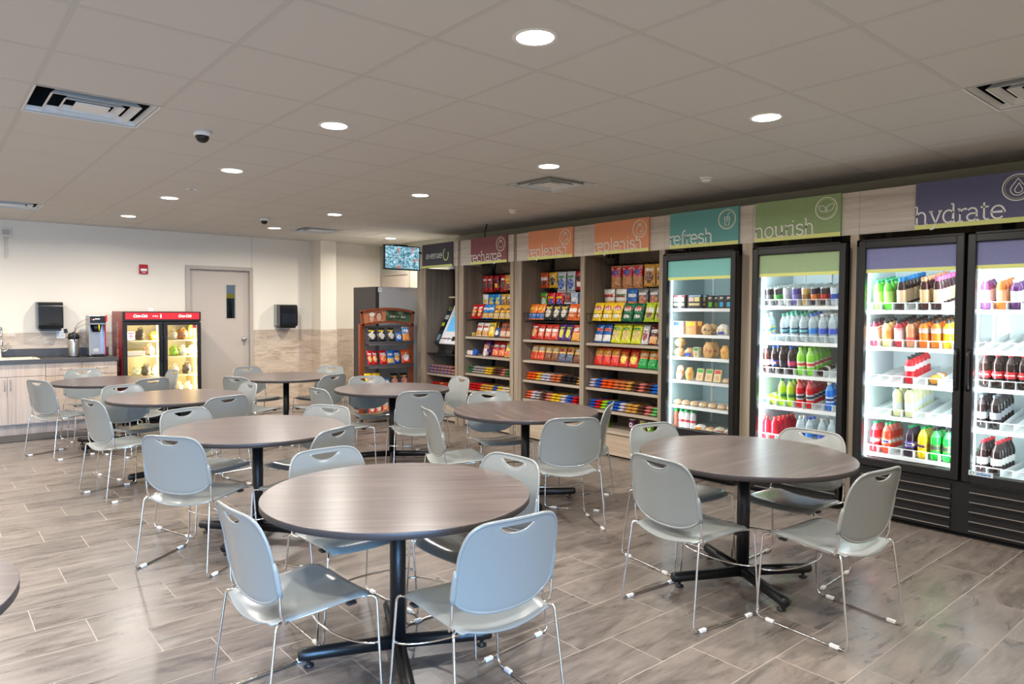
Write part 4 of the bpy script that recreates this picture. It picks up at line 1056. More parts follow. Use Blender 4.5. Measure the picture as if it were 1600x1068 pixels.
leaf = [[(-.062, .022), (-.03, .024), (-.006, .008), (-.004, -.02), (-.03, -.026), (-.052, -.014), (-.06, .006), (-.062, .022)], [(.064, .034), (.03, .030), (.006, .012), (.004, -.018), (.03, -.026), (.052, -.01), (.062, .012), (.064, .034)], [(.002, -.012), (.002, -.045), (.012, -.03)]]
drop = [[(0, .062)]+arc(0, -.012, .042, .042, 50, -230, 22)+[(0, .062)], [(.006, .03)]+arc(.004, -.016, .022, .022, 50, -230, 16)+[(.006, .03)]]
sign('avenue', 8.70, 7.945, rgb(72, 66, 74), 'dark charcoal avenue sign with lime ring at far end of market', None)
sign('recharge', 7.52, 6.77, rgb(140, 82, 88), 'dark red recharge sign with white apple icon', apple)
sign('replenish', 6.36, 5.61, rgb(230, 152, 110), 'orange replenish sign nearer the recharge sign, with fruit icon', orange)
sign('replenish', 5.275, 4.53, rgb(230, 152, 110), 'orange replenish sign nearer the refresh sign, with fruit icon', orange)
sign('refresh', 4.27, 3.515, rgb(96, 162, 158), 'teal refresh sign with white drinking cup icon', cup)
sign('nourish', 3.35, 2.60, rgb(144, 168, 118), 'green nourish sign with white leaf icon', leaf)
sign('hydrate', 2.05, 1.30, rgb(92, 92, 126), 'navy blue hydrate sign with white droplet icon', drop)
# ------------------------------------------------------------------ coolers
CINT = mat('cooler_interior', rgb(214, 226, 228), .5); CSH = mat('cooler_shelf', rgb(235, 240, 240), .35)
LED = mat('led_strip', (.8, .95, 1), .5, emit=16, emc=(.78, .95, 1))
DIVM = mat('clear_divider', rgb(225, 235, 236), .2, alpha=.35)
XD = 5.60
SLOPE, TILT = .14, math.atan(.14)
LINES = [l.split('|') for l in STOCK.strip().split('\n')]
SHN = ['top shelf', 'second shelf', 'middle shelf', 'fourth shelf', 'bottom deck']
def cooler(label, y0, y1, doors, tops, banner, btext=None, led=1.0, div=True, wallc=CINT, handles=None, places=None):
    """body from y0 (near) to y1 (far); doors = [(ynear, yfar)]"""
    t_ = thing('display_cooler', label, 'drinks cooler', (0, 0, 0), 0, 'black glass door display coolers')
    zt, zb = 2.15, .40; xb0, xb1 = 5.665, 6.35; w = .035
    mb = MB(); mb.box((xb0, y1-w, .06), (xb1, y1, zt), M_['blackmetal']); mb.box((xb0, y0, .06), (xb1, y0+w, zt), M_['blackmetal'])
    mb.box((xb0, y0, zt-.05), (xb1, y1, zt), M_['blackmetal']); mb.box((xb1-.03, y0, .06), (xb1, y1, zt), M_['blackmetal']); mb.box((xb0, y0, .06), (xb1, y1, zb), M_['blackmetal'])
    for (ya, yb_) in doors:
        mb.box((xb0-.008, ya+.028, zb+.01), (xb0+.006, ya+.046, zt-.03), M_['black']); mb.box((xb0-.008, yb_-.046, zb+.01), (xb0+.006, yb_-.028, zt-.03), M_['black'])
        mb.box((xb0-.008, ya+.046, zt-.075), (xb0+.006, yb_-.046, zt-.03), M_['black']); mb.box((xb0-.008, ya+.046, zb+.01), (xb0+.006, yb_-.046, zb+.05), M_['black'])
    mb.box((xb0, y0+w, zb), (xb0+.006, doors[0][0]+.03, zt-.05), M_['black']); mb.box((xb0, doors[-1][1]-.03, zb), (xb0+.006, y1-w, zt-.05), M_['black'])
    if len(doors) == 2: mb.box((xb0, doors[0][1]-.03, zb), (xb0+.05, doors[0][1]+.04, zt), M_['blackmetal'])
    mb.build('cabinet', t_)
    mb = MB(); e = .004; a0, a1 = y0+w+e, y1-w-e
    mb.box((xb0+.02, a1, zb+.02), (xb1-.04, a1-.006, zt-.06), wallc); mb.box((xb0+.02, a0, zb+.02), (xb1-.04, a0+.006, zt-.06), wallc)
    mb.box((xb1-.045, a0, zb+.02), (xb1-.035, a1, zt-.06), wallc); mb.box((xb0+.02, a0, zt-.062), (xb1-.04, a1, zt-.054), wallc)
    for k in range(3): mb.box((xb1-.055, a0+(a1-a0)*(k+.5)/3-.012, zb+.05), (xb1-.045, a0+(a1-a0)*(k+.5)/3+.012, zt-.1), M_['whitemetal'])
    mb.build('interior_liner', t_)
    for zi, z in enumerate(tops):
        last = zi == len(tops)-1
        tz = z[0] if isinstance(z, tuple) else z
        groups = doors if isinstance(z, tuple) else [(a0, a1)]
        for gi, g in enumerate(groups):
            zz = z[gi] if isinstance(z, tuple) else z
            ga, gb = (max(a0, g[0]+.01), min(a1, g[1]-.01))
            SL = 0 if (last or not div) else SLOPE; tf = Matrix(((1, 0, 0, 0), (0, 1, 0, 0), (SL, 0, 1, -SL*5.735), (0, 0, 0, 1)))
            mb = MB(); mb.box((5.735, ga+.002, zz-.02), (xb1-.05, gb-.002, zz-.001), CSH, tf=tf); mb.box((5.728, ga+.002, zz-.024), (5.735, gb-.002, zz+.006), CSH)
            sh = mb.build('bottom_deck' if last else 'shelf', t_)
            if div:
                mb = MB(); mb.tube([(5.735, ga+.004, zz+.06), (5.735, gb-.004, zz+.06)], .0028, CSH, 6); mb.build('front_rail', sh)
                mb = MB(); its = sorted(v[1] for kk, v in ROW.items() if kk[0] == places[gi] and kk[1] == SHN[zi])
                edges = [ga]; cur = ga+.005
                ds = []
                if its:
                    mids = [(p+q)/2 for p, q in zip(its, its[1:]) if q-p > .072 and q-p < .125]
                    ds = mids+[p+.0405 for p, q in zip(its, its[1:]+[gb+.2]) if q-p >= .125]+[q-.0405 for p, q in zip([ga-.2]+its, its) if q-p >= .125]
                    full = ds[:]
                    for p, q in zip([ga-.04]+its, its+[gb+.04]):
                        y = p+.0405+.083
                        while y < q-.0405-.03: full.append(y); y += .083
                    ds = full
                else: ds = [ga+.01+.083*k for k in range(int((gb-ga)/.083)+1)]
                for y in [v for v in ds if ga+.003 < v < gb-.003]:
                    mb.box((5.737, y-.0012, zz), (6.28, y+.0012, zz+.045), CSH, tf=tf)
                    mb.prism([(5.735, zz+.0), (5.75, zz+.0), (5.762, zz+.05), (5.735, zz+.066)], 1, y-.0015, y+.0015, CSH)
                mb.build('divider_set', sh)
    mb = MB(); mb.box((xb0+.01, y0+.005, .0), (xb1, y1-.005, .06), M_['darkvoid']); mb.box((XD+.035, y0, .035), (xb0, y1, .395), M_['blackmetal'])
    seg = doors
    for ya, yb_ in seg:
        for k in range(5):
            z = .335-.068*k
            if z < .06: continue
            mb.box((XD+.018, ya+.05, z), (XD+.035, yb_-.05, z+.034), M_['blackmetal']); mb.box((XD+.012, ya+.05, z-.004), (XD+.035, yb_-.05, z+.002), mat('grill_lip', rgb(120, 114, 110), .35))
    mb.build('lower_grill', t_)
    for di, (ya, yb_) in enumerate(doors):
        fw, zt_, zb2 = .052, 2.135, .405
        mb = MB(); B = M_['blackmetal']
        def rail(a, b, horiz):
            mb.box(a, b, B, bev=.008)
        rail((XD, ya, zb2), (xb0-.006, ya+fw, zt_), 0); rail((XD, yb_-fw, zb2), (xb0-.006, yb_, zt_), 0); rail((XD+.001, ya+fw-.004, zt_-fw-.008), (xb0-.007, yb_-fw+.004, zt_-.001), 1); rail((XD+.001, ya+fw-.004, zb2+.001), (xb0-.007, yb_-fw+.004, zb2+.066), 1)
        d = mb.build('door', t_)
        mb = MB(); mb.box((XD+.03, ya+fw-.006, zb2+.06), (XD+.036, yb_-fw+.006, zt_-fw), M_['glass']); mb.build('glass_pane', d)
        mb = MB(); mb.box((XD+.026, ya+fw, 1.915), (XD+.029, yb_-fw, zt_-fw-.006), banner); mb.box((XD+.0255, ya+fw, 1.889), (XD+.029, yb_-fw, 1.916), LIMEC); mb.build('door_banner', d)
        if handles and handles[di] is not None:
            hy = handles[di]; MB().tube(bez([(XD, hy, 1.05), (XD-.03, hy, 1.08), (XD-.03, hy, 1.30), (XD, hy, 1.33)], 5, .02), .013, M_['black'], 10).build('handle', d)
        for yy, s in ((ya+.03, 1), (yb_-.03, -1)):
            MB().box((xb0+.02, yy-.004+s*.022, zb+.06), (xb0+.028, yy+.004+s*.022, zt-.08), LED).build('led_strip', t_)
            area('cooler_lamp', (xb0+.034, yy+s*.024, 1.27), (.75, s*.65, 0), .02, 1.6, COOLER_W*led*.5, (.82, .95, 1))
    return t_
BT, BG, BH = weave('banner_teal', rgb(124, 192, 184)), weave('banner_green', rgb(154, 180, 136)), weave('banner_navy', rgb(118, 122, 164))
# ------------------------------------------------------------------ products
def gl(c, name=None, rough=.28, alpha=1, coat=.0): return mat('pk_%d_%d_%d_%s_%s' % (c[0], c[1], c[2], rough, alpha), rgb(*c), rough, alpha=alpha, coat=coat)
W_, K_ = (236, 234, 228), (24, 22, 24)
RED, ORG, YEL, GRN, BLU, NAV, PUR, BRN, GLD, TAN, SIL, LIM, PNK = (186, 26, 30), (232, 98, 32), (240, 196, 34), (24, 128, 62), (30, 104, 190), (28, 44, 108), (92, 32, 110), (88, 48, 32), (206, 150, 52), (196, 152, 108), (176, 178, 182), (176, 200, 44), (218, 110, 120)
# bag kinds: (words, w, h, base, second, third, style, text)
BAGS = {
 'jerky_red': ('red black jerky bag', .10, .21, RED, (60, 50, 50), W_, 0, None), 'jerky_yellow': ('red yellow jerky bag', .10, .19, (150, 24, 34), YEL, K_, 2, None),
 'nut_yellow': ('yellow brown nut bag', .095, .19, GLD, (130, 60, 50), YEL, 1, None), 'nut_purple': ('purple nut bag', .085, .17, (96, 50, 130), (200, 180, 190), W_, 0, None),
 'candy_white': ('white candy bag', .12, .22, W_, RED, (220, 180, 60), 2, None), 'candy_blue': ('bright blue candy bag', .12, .23, (30, 130, 205), YEL, LIM, 0, None),
 'nut_gold': ('gold nut bag', .10, .20, (200, 152, 50), (140, 90, 40), W_, 0, None), 'nut_pink': ('pink brown nut bag', .09, .20, (196, 90, 100), (190, 160, 140), W_, 1, None),
 'chips_red': ('red snack bag', .13, .19, (196, 24, 32), (230, 190, 120), W_, 0, None), 'chips_blue': ('blue chip bag', .12, .19, (40, 120, 190), (230, 180, 90), W_, 1, None),
 'chips_gold': ('gold snack bag', .12, .18, (222, 164, 40), (226, 200, 150), BRN, 1, None), 'chips_tan': ('tan snack bag', .11, .18, (206, 160, 80), W_, BLU, 0, None),
 'cookie_white': ('white orange cookie bag', .14, .18, (226, 214, 202), (214, 150, 70), RED, 1, None), 'cookie_yellow': ('yellow cookie bag', .14, .19, (228, 178, 52), (236, 216, 110), GRN, 0, None),
 'cookie_blue': ('dark blue cookie bag', .11, .12, (44, 70, 120), W_, BLU, 0, None), 'cookie_brown': ('copper brown cookie bag', .13, .19, (164, 84, 56), (222, 190, 160), BRN, 1, None),
 'cookie_purple': ('purple chip bag', .14, .19, (100, 34, 104), W_, (232, 150, 90), 2, 'Takis'), 'combo_red': ('dark red chip bag', .13, .19, (178, 34, 30), (226, 110, 40), W_, 1, None),
 'mix_yellow': ('yellow orange snack bag', .13, .19, (226, 200, 60), (222, 100, 44), W_, 1, None),
 'choc_orange': ('orange brown chocolate bag', .13, .18, (196, 78, 34), (70, 30, 26), W_, 2, None), 'choc_black': ('yellow brown chocolate bag', .14, .18, (214, 168, 40), (46, 32, 28), TAN, 0, None),
 'mint_silver': ('silver mint bag', .14, .24, (186, 190, 196), (34, 84, 170), GRN, 0, None), 'candy_red': ('dark red candy bag', .11, .22, (150, 24, 34), W_, K_, 2, None),
 'gummy_yellow': ('yellow gummy candy bag', .15, .20, (224, 84, 96), (238, 214, 40), GRN, 0, None), 'gummy_green': ('green gummy candy bag', .11, .17, (74, 176, 44), W_, RED, 0, None),
 'candy_redblue': ('red blue candy bag', .13, .22, (206, 34, 44), (36, 72, 170), YEL, 0, None), 'nut_brown': ('brown white candy bag', .11, .19, (130, 96, 88), (226, 220, 214), RED, 1, None),
 'candy_pale': ('pale blue candy bag', .12, .20, (176, 190, 212), (90, 130, 190), W_, 2, None),
 'puffs_blue': ('orange blue puff bag', .14, .19, (230, 120, 36), (26, 100, 180), YEL, 1, None), 'popcorn_black': ('black popcorn bag', .13, .19, (34, 34, 36), (222, 214, 196), YEL, 0, None),
 'puffs_orange': ('orange puff bag', .15, .19, (226, 104, 44), (236, 150, 90), W_, 2, None), 'cookie_face': ('red cookie face bag', .13, .18, (206, 60, 44), (226, 150, 110), W_, 2, None),
 'chips_purple': ('purple yellow chip bag', .12, .19, (76, 40, 112), (220, 206, 40), LIM, 0, None), 'cheddar': ('red gold cracker bag', .15, .18, (224, 160, 60), (200, 32, 36), W_, 4, None),
 'mix_redgold': ('red gold snack bag', .13, .18, (206, 74, 40), (222, 170, 90), W_, 4, None), 'mix_browngold': ('brown gold snack bag', .13, .18, (120, 70, 44), (220, 168, 60), W_, 4, None),
 'mix_bluegold': ('slate gold snack bag', .13, .18, (84, 92, 112), (220, 168, 60), RED, 4, None),
 'chip_redblue_tan': ('red blue bagel bag', .14, .24, (190, 132, 90), (190, 30, 44), (52, 80, 170), 4, None), 'cracker_gold': ('gold brown cookie bag', .15, .23, (208, 156, 70), (110, 60, 40), W_, 0, None),
 'combos_orange': ('white orange pretzel bag', .15, .21, (230, 226, 218), (230, 160, 60), (196, 60, 40), 1, 'Combos'), 'combos_green': ('white green pretzel bag', .15, .21, (232, 230, 222), (206, 150, 100), GRN, 1, 'Combos'),
 'chex_blue': ('blue snack mix bag', .14, .22, (34, 104, 180), (190, 130, 80), W_, 1, None), 'chex_grey': ('grey snack mix bag', .14, .22, (112, 112, 112), (196, 110, 70), W_, 0, None),
 'lays_yellow': ('yellow potato chip bag', .15, .20, (238, 200, 44), (206, 40, 44), W_, 3, "Lay's"), 'chips_green': ('dark green chip bag', .15, .19, (20, 108, 66), (200, 60, 44), W_, 3, "Lay's"),
 'popcorn_lime': ('lime popcorn bag', .14, .20, (178, 200, 50), (130, 60, 60), W_, 2, None), 'chips_bluewhite': ('blue white chip bag', .15, .20, (44, 96, 170), (232, 228, 222), ORG, 1, None),
 'veggie_lime': ('yellow green chip bag', .17, .24, (206, 210, 50), (190, 160, 70), GRN, 0, None), 'crisp_white': ('white grey crisp bag', .12, .20, (200, 200, 204), (150, 40, 60), W_, 0, None),
 'cookie_maroon': ('maroon cookie bag', .13, .20, (96, 40, 40), (214, 150, 70), W_, 1, None), 'crunch_red': ('red orange crunch bag', .14, .19, (208, 44, 30), (232, 130, 40), YEL, 4, None),
 'mix_yellowred': ('yellow red snack bag', .15, .19, (196, 50, 34), (226, 210, 80), (232, 120, 40), 0, None), 'mix_greenorange': ('green orange snack bag', .14, .19, (30, 150, 70), (232, 130, 40), (224, 214, 170), 4, None),
 'puffs_bluetop': ('blue topped puff bag', .13, .20, (230, 150, 80), (40, 130, 200), W_, 4, None), 'doritos_red': ('red tortilla chip bag', .14, .19, (206, 30, 34), (232, 120, 40), W_, 0, 'Doritos'), 'doritos_blue': ('blue tortilla chip bag', .14, .18, (26, 74, 160), (226, 160, 50), W_, 0, 'Doritos'),
 'chips_redorange': ('red orange chip bag', .14, .19, (212, 72, 36), W_, (240, 150, 50), 0, None), 'bag_smallblue': ('small blue snack bag', .09, .12, (34, 110, 200), W_, YEL, 0, None), 'badge_black': ('black snack bag with round badge', .13, .18, (24, 24, 26), (222, 150, 130), GLD, 0, None)}
def prn(c, alt, sc=46, fold=True, rough=.24):
    nm = 'print_%d_%d_%d_%d_%d' % (*c, alt[0], sc)
    if nm in _m: return _m[nm]
    m = mat(nm, rgb(*c), rough); t = NT(m); cd = t.co('Object')
    a = t.noise(cd, sc, 3, .55, 1.2); f = t.math('GREATER_THAN', a, .585)
    b = t.noise(t.co('Object', (1, 1, 2.2)), sc*1.7, 2, .5, .4); f2 = t.math('GREATER_THAN', b, .60)
    col = t.mix(t.math('MULTIPLY', f, .75), rgb(*c), rgb(*alt)); col = t.mix(t.math('MULTIPLY', f2, .6), col, tuple(q*.45 for q in rgb(*c)))
    t.base(col)
    t.bump(t.noise(t.co('Object', (1, 1, .6)), 34, 3, .55, 1), .75, .006); return m
def foil(c):
    nm = 'foil_%d_%d_%d' % c
    if nm in _m: return _m[nm]
    m = mat(nm, rgb(*c), .2); t = NT(m); t.bump(t.noise(t.co('Object', (1, 1, .6)), 34, 3, .55, 1), .75, .006); return m
def bag_mesh(w, h, c0, c1, c2, style):
    nx, nz = 14, 20; w *= 1.05; h *= 1.06; rnd = random.Random(hash((w, h, c0, c1)) & 0xffff)
    ms = [foil(c0), prn(c1, W_ if sum(c1) < 500 else c0), prn(c2, c0)]; mb = MB(); [mb.mi(q) for q in ms]
    sd = rnd.random()*50; d = min(w, h)*.26
    def pt(i, j, s):
        u, v = i/nx*2-1, j/nz
        crimp = min(v, 1-v)/.07; crimp = min(1, crimp)
        f = (max(0, 1-u*u)**.5)*(max(0, 1-(2*v-1)**4)**.6)*crimp
        y = s*(d/2*f+.0012)
        x = u*w/2*(1-.07*(1-abs(2*v-1)**3)); z = v*h
        n = noise.noise(Vector((x*38+sd, z*34, s*3)))*.0105*(1 if crimp >= 1 else .3)
        return (x+n*.4, y+s*n, z+n*.3)
    def colr(i, j):
        u, v = (i+.5)/nx*2-1, (j+.5)/nz
        if v > .965 or v < .04: return 0
        if style == 0:
            if (u/.72)**2+((v-.42)/.26)**2 < 1: return 1
            if abs(v-.76) < .06 and abs(u) < .75: return 2
            return 0
        if style == 1: return 1 if v < .42 else (2 if .62 < v < .74 and abs(u) < .8 else 0)
        if style == 2: return 2 if .5 < v < .72 and abs(u) < .85 else (1 if .22 < v < .46 and abs(u) < .6 else 0)
        if style == 3: return 1 if (u/.8)**2+((v-.68)/.15)**2 < 1 else (2 if (u/.6)**2+((v-.25)/.12)**2 < 1 else 0)
        if style == 4: return 1 if v > .52 and not (abs(v-.7) < .08 and abs(u) < .6) else (2 if v > .5 else 0)
    for s in (-1, 1):
        vs = [pt(i, j, s) for i in range(nx+1) for j in range(nz+1)]; o = len(mb.v); mb.v += vs
        for i in range(nx):
            for j in range(nz):
                a = o+i*(nz+1)+j; f = [a, a+nz+1, a+nz+2, a+1]
                mb.f.append(f if s < 0 else f[::-1]); mb.m.append(colr(i, j)); mb.sm.append(True)
    return mb
KN = 'snack_bag'
proto = {}
def body_label_cap(name, prof, m_body, cap, capz, label=None, n=16, ms=None):
    """bottle: root mesh body, child cap, child label"""
    o = MB().lathe(prof, m_body, n, ms=ms).build(name)
    if cap: MB().lathe([(cap[0]*.96, capz), (cap[0], capz+.002), (cap[0], capz+cap[1]-.002), (cap[0]*.92, capz+cap[1])], cap[2], n).build('cap', o)
    if label:
        z0, z1, r, m = label; MB().lathe([(r, z0), (r, z1)], m, n, cap=False).build('label', o)
    return o
def soda(liq, capc, lab, lab2=None, clear=False, txt=None):
    b = gl(liq, rough=.12, alpha=.55 if clear else 1); r = .0355
    prof = [(.022, 0), (.031, .006), (r, .02), (r, .045), (r*.93, .062), (r*.93, .112), (r, .125), (r, .14), (.031, .165), (.02, .190), (.0135, .203), (.0135, .214)]
    prof = [(a, z*1.045) for a, z in prof]; nf = .86 if sum(liq) < 150 else .68; nk = gl(tuple(int(nf*v+(1-nf)*w) for v, w in zip(liq, (214, 224, 228))), rough=.1, alpha=.7 if clear else 1)
    o = body_label_cap('soda_bottle', prof, b, (.0145, .019, gl(capc, rough=.4)), .2195, (.072, .119, r*.97, gl(lab, rough=.4)), ms=[b]*8+[nk]*3)
    if txt: text_obj(txt, .024 if len(txt) < 7 else .014, gl((30, 50, 120) if txt == 'Fanta' else W_), o, (0, -r*1.0, .096), (PI/2, 0, 0), shear=.1, bold=.0008, extrude=.002)
    if lab2: MB().lathe([(r*.985, .084), (r*.985, .106)], gl(lab2, rough=.4), 16, cap=False).build('label_band', o)
    return o
def widecap(name, liq, capc, lab, h=.205, r=.034, alpha=1, lz=(.05, .13), cap=(.019, .02)):
    b = gl(liq, rough=.12, alpha=alpha); s = h/.205
    prof = [(r*.85, 0), (r, .008), (r, .045*s), (r*.95, .05*s), (r*.95, .135*s), (r, .14*s), (r*.9, .162*s), (cap[0]*.98, .183*s), (cap[0]*.95, .19*s)]
    return body_label_cap(name, prof, b, (cap[0], cap[1], gl(capc, rough=.4)), h-cap[1]+.004, (lz[0]*s, lz[1]*s, r*.985, gl(lab, rough=.4)))
def can(c, c2, tall=.157, r=.0265):
    b = gl(c, rough=.25); o = MB().lathe([(r*.8, 0), (r, .008), (r, tall-.012), (r*.82, tall-.002)], b, 18, ms=[M_['steel'], b, M_['steel']]).build('drink_can')
    MB().lathe([(r*1.01, tall*.3), (r*1.01, tall*.62)], gl(c2, rough=.3), 18, cap=False).build('printed_band', o)
    MB().lathe([(r*.8, tall-.003), (r*.78, tall), (.001, tall-.001)], M_['steel'], 18).build('can_lid', o); return o
CLR = (206, 226, 232)
BOT = {
 'tea_green': ('green citrus drink bottle', lambda: widecap('drink_bottle', (96, 186, 60), (40, 150, 90), (150, 200, 90), .225)), 'tea_bluecap': ('blue capped tea bottle', lambda: widecap('tea_bottle', (54, 36, 34), (30, 126, 196), (214, 186, 150), .24, cap=(.02, .034))),
 'tea_peachcap': ('peach capped tea bottle', lambda: widecap('tea_bottle', (66, 30, 24), (224, 160, 116), (212, 176, 130), .24, cap=(.02, .034))), 'tea_pinkcap': ('pink capped tea bottle', lambda: widecap('tea_bottle', (60, 34, 38), (214, 90, 150), (222, 196, 160), .24, cap=(.02, .034))),
 'tea_purple': ('purple tea bottle', lambda: widecap('tea_bottle', (96, 44, 110), (220, 220, 224), (206, 214, 222), .20)), 'juice_grape': ('dark grape juice bottle', lambda: widecap('juice_bottle', (120, 26, 52), K_, (214, 190, 196), .195, lz=(.02, .16))),
 'juice_cream': ('cream orange juice bottle', lambda: widecap('juice_bottle', (232, 196, 130), K_, (236, 150, 70), .195, lz=(.06, .13))), 'juice_berry': ('berry juice bottle', lambda: widecap('juice_bottle', (190, 50, 60), K_, (226, 206, 204), .195, lz=(.02, .15))),
 'juice_apple': ('apple juice bottle', lambda: widecap('juice_bottle', (214, 150, 110), K_, (210, 70, 60), .195, lz=(.01, .08))), 'sport_orange': ('orange sports drink bottle', lambda: widecap('sports_bottle', (238, 122, 20), K_, (200, 190, 184), .20, .037, lz=(.115, .15))),
 'sport_yellow': ('yellow sports drink bottle', lambda: widecap('sports_bottle', (244, 166, 20), K_, (214, 210, 204), .20, .037, lz=(.115, .15))), 'sport_red': ('red sports drink bottle', lambda: widecap('sports_bottle', (206, 30, 44), K_, (226, 214, 214), .20, .036, lz=(.1, .14))),
 'lemonade': ('pale lemonade bottle', lambda: widecap('lemonade_bottle', (222, 226, 176), K_, (206, 216, 212), .228, .0355, lz=(.05, .1), cap=(.016, .016))),
 'soda_red': ('red soda bottle', lambda: soda((190, 24, 34), (24, 150, 90), (206, 60, 70), W_, txt='Fanta')), 'soda_orange': ('orange red soda bottle', lambda: soda((226, 70, 44), (24, 150, 90), (236, 120, 80), W_, txt='Fanta')),
 'soda_grape': ('dark grape soda bottle', lambda: soda((40, 20, 44), (24, 150, 90), (88, 50, 150), W_, txt='Fanta')), 'soda_yellow': ('yellow soda bottle', lambda: soda((232, 200, 20), (24, 160, 90), (236, 190, 40), (222, 150, 40), txt='Fanta')),
 'soda_green': ('bright green soda bottle', lambda: soda((30, 190, 60), K_, (90, 120, 60), (60, 70, 50))), 'water_purple': ('purple sparkling water bottle', lambda: widecap('water_bottle', (120, 60, 120), W_, (206, 200, 216), .215, .031, .8, cap=(.017, .02))),
 'water_orange': ('orange sparkling water bottle', lambda: widecap('water_bottle', (240, 130, 60), W_, (244, 170, 120), .215, .031, .9, cap=(.017, .02))),
 'cola_red': ('red capped cola bottle', lambda: soda((40, 20, 18), (196, 30, 40), (206, 44, 50), None, txt='Coca-Cola')), 'cola_grey': ('grey capped cola bottle', lambda: soda((34, 24, 24), (90, 96, 100), (150, 152, 158), None)),
 'cola_white': ('white labelled cola bottle', lambda: soda((36, 20, 20), (200, 30, 44), (216, 214, 210), None)), 'cola_whitecap': ('white capped cola bottle', lambda: soda((60, 30, 26), W_, (214, 190, 180), None)),
 'pepsi_blue': ('blue labelled cola bottle', lambda: soda((40, 24, 22), (30, 80, 190), (34, 80, 180), (206, 50, 60), txt='pepsi')), 'cola_blackcap': ('black capped cola bottle', lambda: soda((36, 22, 22), K_, (40, 40, 46), None)),
 'pepsi_cherry': ('cherry cola bottle', lambda: soda((40, 22, 22), (30, 90, 200), (150, 50, 110), (206, 60, 90))), 'soda_lime': ('lime green soda bottle', lambda: soda((134, 214, 60), (150, 226, 60), (214, 230, 196), (206, 70, 60))),
 'soda_limegreen': ('green capped lime soda bottle', lambda: soda((176, 220, 50), (30, 150, 80), (120, 180, 60), (60, 110, 50))), 'juice_redlabel': ('red juice soda bottle', lambda: soda((206, 26, 32), (222, 60, 80), (190, 196, 204), (60, 60, 66))),
 'water_bluefull': ('bright blue drink bottle', lambda: soda((40, 120, 220), W_, (200, 214, 236), (40, 60, 120))), 'round_red': ('round red juice bottle', lambda: widecap('juice_bottle', (206, 28, 44), (232, 60, 50), (222, 120, 130), .2, .0362, cap=(.016, .018), lz=(.03, .06))),
 'water_lemon': ('lemon water bottle', lambda: soda(CLR, W_, (226, 206, 80), (60, 150, 190), True)), 'water_greencap': ('green capped water bottle', lambda: soda(CLR, (50, 160, 120), (34, 54, 104), (110, 190, 190), True)),
 'water_blue': ('blue capped water bottle', lambda: soda(CLR, (50, 100, 214), (50, 130, 220), None, True)), 'water_whitecap': ('white capped water bottle', lambda: soda(CLR, W_, (60, 90, 200), None, True)),
 'milk_brown': ('brown milk bottle', lambda: widecap('milk_bottle', (140, 80, 56), (24, 150, 70), (130, 70, 50), .185, .03, cap=(.02, .03))), 'milk_white': ('green capped milk bottle', lambda: widecap('milk_bottle', (226, 226, 226), (24, 150, 70), (206, 70, 74), .185, .03, lz=(.075, .1), cap=(.02, .03))),
 'can_black': ('black energy drink can', lambda: can((40, 36, 38), (70, 66, 70))), 'can_green': ('black green energy can', lambda: can((44, 38, 38), (60, 130, 50))), 'can_silver': ('silver white energy can', lambda: can((206, 210, 216), (180, 186, 194))),
 'can_purple': ('purple energy can', lambda: can((96, 84, 160), (120, 110, 180))), 'can_gold': ('gold energy can', lambda: can((206, 176, 116), (150, 116, 70))), 'can_darkpurple': ('dark purple energy can', lambda: can((44, 34, 60), (206, 120, 60))),
 'can_darkred': ('black red energy can', lambda: can((52, 40, 44), (190, 50, 40))), 'can_silverblue': ('silver blue energy can', lambda: can((206, 214, 224), (40, 80, 180))),
 'oil_bottle': ('yellow oil bottle', lambda: widecap('oil_bottle', (190, 180, 60), K_, (214, 206, 120), .22))}
BARC = {'green': (60, 120, 70), 'silver': (170, 160, 156), 'yellow': (222, 186, 50), 'brown': (96, 62, 52), 'pink': (206, 120, 110), 'red': (196, 34, 36), 'gold': (206, 156, 74), 'blue': (36, 90, 180), 'cream': (216, 200, 170), 'orange': (232, 96, 36), 'white': (196, 190, 206), 'goldred': (206, 120, 70), 'black': (52, 46, 46), 'lime': (150, 200, 40), 'bigblue': (30, 110, 206), 'greenwhite': (110, 190, 110)}
def bar(c, c2, w=.082, l=.26, h=.027):
    mb = MB(); nx, ny = 6, 10; ms = [foil(c), prn(c2, c, 60)]; [mb.mi(q) for q in ms]
    for s in (1, -1):
        o = len(mb.v)
        for i in range(nx+1):
            for j in range(ny+1):
                u, v = i/nx*2-1, j/ny; cr = min(1, min(v, 1-v)/.09)
                f = max(0, 1-u**4)**.6*cr
                mb.v.append((u*w/2, v*l, h/2+s*(h/2*f+.0006)+noise.noise(Vector((u*3, v*9, s)))*.002*cr))
        for i in range(nx):
            for j in range(ny):
                a = o+i*(ny+1)+j; f = [a, a+ny+1, a+ny+2, a+1]; mb.f.append(f if s > 0 else f[::-1]); mb.m.append(1 if (3 <= j <= 5) else 0); mb.sm.append(True)
    return mb.build('candy_bar')
def blob(name, pts, m, parent=None, k=1):
    """soft lump: displaced ellipsoid; pts=(rx,ry,rz,seed,amp)"""
    rx, ry, rz, sd, amp = pts; bm = bmesh.new(); bmesh.ops.create_icosphere(bm, subdivisions=3, radius=1)
    for v in bm.verts:
        n = noise.noise(v.co*2.2+Vector((sd, 0, 0)))*amp+noise.noise(v.co*6+Vector((0, sd, 0)))*amp*.35
        c = v.co*(1+n); c.z = max(c.z, -.82); v.co = Vector((c.x*rx, c.y*ry, (c.z+.82)*rz))
    me = bpy.data.meshes.new(name); bm.to_mesh(me); bm.free()
    for p in me.polygons: p.use_smooth = True
    me.materials.append(m); o = bpy.data.objects.new(name, me); C.objects.link(o)
    if parent: o.parent = parent
    return o
film = mat('clear_film', (.95, .97, .98), .08, alpha=.22)
